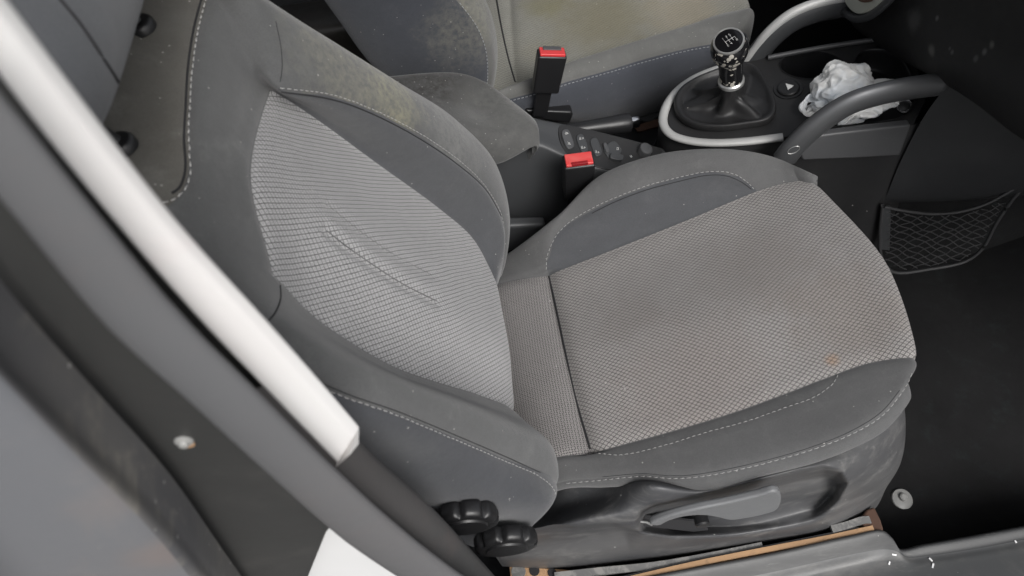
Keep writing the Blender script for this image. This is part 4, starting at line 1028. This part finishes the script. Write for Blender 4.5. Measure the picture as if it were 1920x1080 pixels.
def loop_(px, z, w, seed):
    P = spline([PD(x, y, h) for x, y, h in px], 8)
    bm = bmesh.new(); rows = []
    for i, p in enumerate(P):
        t = (P[min(i+1, len(P)-1)]-P[max(i-1, 0)]).normalized(); s = t.cross(Vector((.3, -.5, .8))).normalized()
        ww = w*(1+.35*math.sin(i*.5+seed)); rows.append([bm.verts.new(p+s*ww*k/3+Vector((0, 0, .0025*math.cos(k*2.2+i*.25)))) for k in range(-3, 4)])
    for A, B in zip(rows, rows[1:]):
        for k in range(6): bm.faces.new((A[k], A[k+1], B[k+1], B[k]))
    o = from_bm('bag_handle', bm, m_bag, bag); md = o.modifiers.new('s', 'SOLIDIFY'); md.thickness = .0010
    return o
loop_([(1530, 205, .010), (1512, 212, .012), (1505, 200, .016), (1515, 187, .022), (1540, 184, .026), (1570, 185, .028)], 0, .005, 0)
loop_([(1525, 182, .010), (1524, 165, .022), (1545, 160, .030), (1580, 168, .034), (1600, 185, .030)], 0, .006, 2)
loop_([(1512, 206, .006), (1530, 200, .012), (1560, 190, .020), (1590, 190, .026)], 0, .006, 4)
loop_([(1570, 232, .0), (1585, 226, .006), (1600, 215, .012), (1620, 200, .014)], 0, .004, 5)
cl_ = thing('chrome_socket', 'small chrome ringed socket glinting under the near grab handle', 'socket', tuple(PY(1693, 199, .15)))
lathe('socket_ring', [(.0110, -.004), (.0115, .0), (.0100, .003), (.0080, .003), (.0078, -.002)], PY(1695, 199, .165), (-.35, -.55, .75), m_chrome, cl_, seg=28)
lathe('socket_cap', [(.0076, -.006), (.0076, .0), (.001, .001)], PY(1695, 199, .165), (-.35, -.55, .75), m_black, cl_, seg=20)

# ------------------------------------------------------------------ passenger seat
ps = thing('passenger_seat', 'far passenger seat with mouldy brownish cushion fabric at the top', 'car seat', (.15, .55, 0))
e_in = [(925, 182), (960, 168), (1000, 150), (1060, 122), (1130, 97), (1210, 72), (1290, 45), (1335, 26), (1375, 16), (1403, 14)]
e_st = [(925, 196), (960, 186), (1010, 172), (1070, 152), (1135, 134), (1210, 111), (1290, 91), (1340, 82), (1375, 76), (1398, 62)]
e_lo = [(940, 215), (985, 222), (1040, 232), (1100, 234), (1155, 222), (1225, 205), (1300, 178), (1345, 150), (1375, 120), (1398, 80)]
pin = [PZ(*p, .375) for p in e_in]; pst = [PZ(*p, .385) for p in e_st]; plo = [PZ(*p, .27) for p in e_lo]
ptop = [a.lerp(b2, .45)+Vector((0, -.004, .020)) for a, b2 in zip(pin, pst)]
pmid = [a+(b2-a)*.25+Vector((0, -.012, -.02)) for a, b2 in zip(pst, plo)]
plo2 = [p+Vector((0, .03, -.05)) for p in plo]
pf1 = [Vector((p.x+.01, p.y+.16, .382)) for p in pin]; pf2 = [Vector((p.x+.02, p.y+.34, .372)) for p in pin]; pf3 = [Vector((p.x, p.y+.46, .41)) for p in pin]; pf4 = [Vector((p.x, p.y+.53, .33)) for p in pin]
rails = [plo2, plo, pmid, pst, ptop, pin, pf1, pf2, pf3, pf4]
for r in rails:
    e = r[-1].copy(); r.append(e+Vector((.012, .004, -.02))); r.append(e+Vector((.010, .01, -.07))); r.append(e+Vector((-.02, .01, -.16))); r.insert(0, r[0]+Vector((-.12, .01, -.02)))
G = net(rails, 12, 10); Nn = orient(gnormals(G), Vector((0, 0, 1)))
dent_rows(G, Nn, 12*3, .003, .006); dent_rows(G, Nn, 12*5, .005, .008); dent_cols(G, Nn, 22, .007, .009, 60)
nc = len(G[0])-1
patch('cushion_side', G, 0, 36, 0, nc, m_pside, ps); patch('cushion_bolster', G, 36, 60, 0, nc, m_pbol, ps)
patch('cushion_centre', G, 60, 84, 0, nc, m_pins, ps, uvc, label='cushion centre blotched with brown mould'); patch('cushion_bolster', G, 84, len(G)-1, 0, nc, m_pbol, ps)
stitches('stitching', [(955, 190), (1010, 175), (1070, 156), (1135, 138), (1210, 116), (1290, 95), (1340, 86)], ['cushion_side', 'cushion_bolster'], m_stitch_d, ps, r=.0006)
groove('cross_seam', [(930, -6), (940, 50), (952, 105), (966, 155)], ['cushion_centre'], m_groove, ps, .0016)
# its backrest: side panel, bolster edge
yb = .375
L_ = Y_([(560, -85), (622, 0), (665, 60), (705, 118), (745, 165), (790, 230)], .40)
Sd = Y_([(700, -80), (730, 0), (755, 55), (785, 115), (815, 160), (850, 230)], .368)
St = Y_([(790, -80), (863, 8), (895, 50), (913, 95), (917, 140), (905, 200)], .372)
Si = Y_([(830, -80), (893, 0), (920, 48), (931, 95), (930, 140), (915, 200)], .400)
Sj = [p+Vector((.0, .05, .0)) for p in Si]; Sk = [p+Vector((-.035, .09, -.01)) for p in Si]; Sm = [p+Vector((-.04, .36, 0)) for p in Si]
Lb = [p+Vector((-.03, .05, 0)) for p in L_]; Lc = [p+Vector((-.04, .36, 0)) for p in L_]
G = net([Lc, Lb, L_, Sd, St, Si, Sj, Sk, Sm], 12, 10); Nn = orient(gnormals(G), Vector((0, -1, 0)))
dent_rows(G, Nn, 48, .003, .005)
nc = len(G[0])-1
patch('backrest_side', G, 0, 48, 0, nc, m_pside, ps); patch('backrest_bolster', G, 48, 84, 0, nc, m_pbol, ps); patch('backrest_centre', G, 84, 96, 0, nc, m_pins, ps, uvb)
stitches('stitching', [(862, 5), (893, 48), (910, 93), (914, 140), (912, 165)], ['backrest_side', 'backrest_bolster'], m_stitch_d, ps, r=.0006)

# rear bench, far behind between the seats
rb = thing('rear_seat', 'dark rear bench cushion seen in shadow between the two front seats', 'car seat', (-.5, .6, 0))
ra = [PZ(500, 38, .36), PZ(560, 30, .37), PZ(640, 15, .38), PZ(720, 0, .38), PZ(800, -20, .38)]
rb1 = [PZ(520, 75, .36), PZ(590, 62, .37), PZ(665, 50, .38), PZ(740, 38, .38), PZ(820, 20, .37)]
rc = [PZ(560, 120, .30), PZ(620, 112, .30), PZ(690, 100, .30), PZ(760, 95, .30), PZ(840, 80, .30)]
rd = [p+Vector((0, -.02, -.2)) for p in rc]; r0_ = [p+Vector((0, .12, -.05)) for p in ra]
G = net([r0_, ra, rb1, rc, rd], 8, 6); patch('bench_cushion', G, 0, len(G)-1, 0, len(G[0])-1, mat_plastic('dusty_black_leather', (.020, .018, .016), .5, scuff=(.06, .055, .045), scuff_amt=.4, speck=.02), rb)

# ------------------------------------------------------------------ dashboard, lower panels, net pocket
da = thing('dashboard', 'near black lower dashboard with dust spots in the top right corner', 'dashboard', (.75, .2, 0))
def X_(l, x): return [PX(a, b2, (x if not isinstance(x, (list, tuple)) else x[k])) for k, (a, b2) in enumerate(l)]
d1 = X_([(1572, -60), (1585, 20), (1600, 48), (1640, 80), (1700, 118), (1760, 150), (1830, 195), (1900, 250), (1980, 300)], .605)
d2 = X_([(1640, -60), (1650, -10), (1672, 30), (1700, 62), (1745, 100), (1800, 135), (1860, 165), (1930, 200), (2000, 230)], .575)
d3 = X_([(1760, -60), (1770, -20), (1790, 15), (1815, 40), (1850, 70), (1890, 95), (1930, 120), (1990, 140), (2060, 160)], .58)
d4 = X_([(1950, -120), (1960, -80), (1970, -60), (1990, -30), (2010, -10), (2030, 10), (2060, 30), (2100, 50), (2140, 60)], .565)
d0 = [p+Vector((.03, .015, -.01)) for p in d1]; d00 = [p+Vector((.20, .03, -.01)) for p in d1]
G = net([d00, d0, d1, d2, d3, d4], 10, 8); patch('lower_dash', G, 0, len(G)-1, 0, len(G[0])-1, m_dash, da)
# fascia cap toward passenger side
plate('cream_bezel', [PX(p.x, p.y, .545) for p in spline([Vector((x, y, 0)) for x, y in [(1576, -40), (1580, -10), (1588, 12), (1606, 26), (1626, 22), (1648, 6), (1672, -20), (1670, -50)]], 4, True)], (.02, 0, 0), m_cream, da, .002, label='cream oval bezel cut by the top edge')
plate('bezel_button', [PX(x, y, .540) for x, y in ell(1620, -3, 13, 8, 20)], (.01, 0, 0), m_rust, da, .001)
tube('bezel_rim', spline([PX(x, y, .552) for x, y in [(1566, -40), (1572, -8), (1582, 18), (1602, 34), (1630, 30), (1655, 12), (1682, -16)]], 5), .006, m_cons, da, 10)
# knee side panel of the console front
kp1 = [PY(1775, 160, .115), PY(1850, 200, .11), PY(1990, 240, .10)]
kp2 = [PY(1735, 215, .112), PY(1850, 260, .105), PY(1990, 290, .10)]
kp3 = [PY(1690, 300, .112), PY(1840, 320, .10), PY(1990, 330, .10)]
kp4 = [PY(1660, 372, .118), PY(1800, 368, .11), PY(1990, 352, .10)]
kp5 = [PY(1655, 380, .135), PY(1800, 376, .13), PY(1990, 360, .12)]
G = net([kp1, kp2, kp3, kp4, kp5], 8, 8); patch('knee_panel', G, 0, len(G)-1, 0, len(G[0])-1, m_dash2, da, label='dark blue grey knee panel')
# tunnel side (black) with net pocket
tw = thing('tunnel_side_panel', 'black carpeted side of the centre tunnel in the footwell', 'trim panel', (.6, .14, 0))
plate('tunnel_lining', [Vector((-.9, .165, -.02)), Vector((1.2, .165, -.02)), Vector((1.2, .165, .42)), Vector((.45, .165, .34)), Vector((.1, .165, .26)), Vector((-.9, .165, .26))], (0, .02, 0), m_carpet, tw, .004)
npk = thing('net_pocket', 'black elastic net pocket on the footwell wall near the carpet', 'net pocket', tuple(PY(1750, 450, .11)))
fr_ = spline([PY(x, y, .108) for x, y in [(1655, 385), (1650, 440), (1655, 490), (1680, 511), (1740, 505), (1810, 490), (1838, 470), (1870, 415), (1900, 372), (1925, 345)]], 8)
m_net = mat_plastic('net_cord', (.045, .045, .047), .6, scuff=(.09, .09, .09), scuff_amt=.3, speck=0)
tube('pocket_frame', fr_, .0030, m_net, npk, 8)
tube('elastic_hem', spline([PY(x, y, .104) for x, y in [(1658, 388), (1700, 396), (1750, 401), (1800, 397), (1850, 382), (1900, 355)]], 8), .0024, m_net, npk, 8)
plate('frame_strip', [PY(x, y, .106) for x, y in [(1655, 388), (1671, 388), (1668, 470), (1652, 468)]], (0, .004, 0), m_cons, npk, .001)
bm = bmesh.new()
def inpocket(x, y): return inside((x, y), [(1660, 392), (1655, 440), (1658, 488), (1685, 507), (1740, 502), (1808, 487), (1836, 465), (1868, 412), (1895, 368), (1850, 388), (1800, 401), (1750, 405), (1700, 400)])
for k in range(-16, 26):
    for sgn in (-1, 1):
        run = []
        for i in range(60):
            x = 1650+i*5; y = 390+k*13+sgn*(i*5)*.48+ (1.2*math.sin(i*.9+k)+noise.noise(Vector((x*.02, k*.7, sgn)))*4)
            if inpocket(x, y): run.append(PY(x, y, .108-.010*math.sin(math.pi*(x-1650)/250)))
            else:
                if len(run) > 2: tube_bm(bm, run, .0009, 5)
                run = []
        if len(run) > 2: tube_bm(bm, run, .0009, 5)
from_bm('net_mesh', bm, m_net, npk)

# ------------------------------------------------------------------ unseen rest of the body shell, added to shade the cabin
sh = thing('car_body', 'unseen dark shell of the car added around the seats for shade', 'car body', (0, .4, 0))
def box(name, a, b2, mat, parent):
    (x0, y0, z0), (x1, y1, z1) = a, b2; bm = bmesh.new()
    vs = [bm.verts.new(p) for p in ((x0, y0, z0), (x1, y0, z0), (x1, y1, z0), (x0, y1, z0), (x0, y0, z1), (x1, y0, z1), (x1, y1, z1), (x0, y1, z1))]
    for f in ((3, 2, 1, 0), (4, 5, 6, 7), (0, 1, 5, 4), (1, 2, 6, 5), (2, 3, 7, 6), (3, 0, 4, 7)): bm.faces.new([vs[i] for i in f])
    return from_bm(name, bm, mat, parent, False)
m_liner = mat_plastic('headliner', (.35, .35, .34), .9, scuff_amt=.1, speck=0)
box('roof', (-1.6, -.30, 1.34), (.35, 1.25, 1.38), m_liner, sh)
box('far_door', (-1.0, 1.18, -.1), (1.2, 1.24, .78), m_dash2, sh)
box('bulkhead', (1.22, -.5, -.1), (1.30, 1.24, .80), m_dash2, sh)
box('dash_top', (.70, -.36, .53), (1.25, 1.18, .66), m_dash2, sh)  # unseen block, sized to keep the sun off the footwell
box('rear_wall', (-1.6, -.35, -.1), (-1.5, 1.24, .8), m_dash2, sh)

# ------------------------------------------------------------------ light
w = bpy.data.worlds.new('World'); scene.world = w; w.use_nodes = True; nt = w.node_tree
sky = nt.nodes.new('ShaderNodeTexSky'); sky.sky_type = 'NISHITA'; sky.sun_disc = False
EL, AZ = 62, 205
sky.sun_elevation = math.radians(EL); sky.sun_rotation = math.radians(AZ); sky.air_density = 1.0; sky.dust_density = 4.0; sky.ozone_density = 1.0
hs = nt.nodes.new('ShaderNodeHueSaturation'); hs.inputs['Saturation'].default_value = .22
nt.links.new(sky.outputs[0], hs.inputs['Color']); nt.links.new(hs.outputs[0], nt.nodes['Background'].inputs[0]); nt.nodes['Background'].inputs[1].default_value = .12
sl = bpy.data.lights.new('sun', 'SUN'); sl.energy = 1.5; sl.angle = math.radians(26); sl.color = (1, .985, .965)
so = bpy.data.objects.new('sun', sl); COL.objects.link(so)
# the sun stands outboard of the open door, slightly behind the seat
sd_ = Vector((.32, -.78, .85)).normalized()
so.rotation_euler = sd_.to_track_quat('Z', 'Y').to_euler(); so.location = (0, -2, 4)
sky.sun_elevation = math.asin(sd_.z); sky.sun_rotation = math.atan2(sd_.x, sd_.y)
scene.view_settings.view_transform = 'Standard'; scene.view_settings.look = 'None'; scene.view_settings.exposure = .40; scene.view_settings.gamma = 1
scene.render.engine = 'CYCLES'
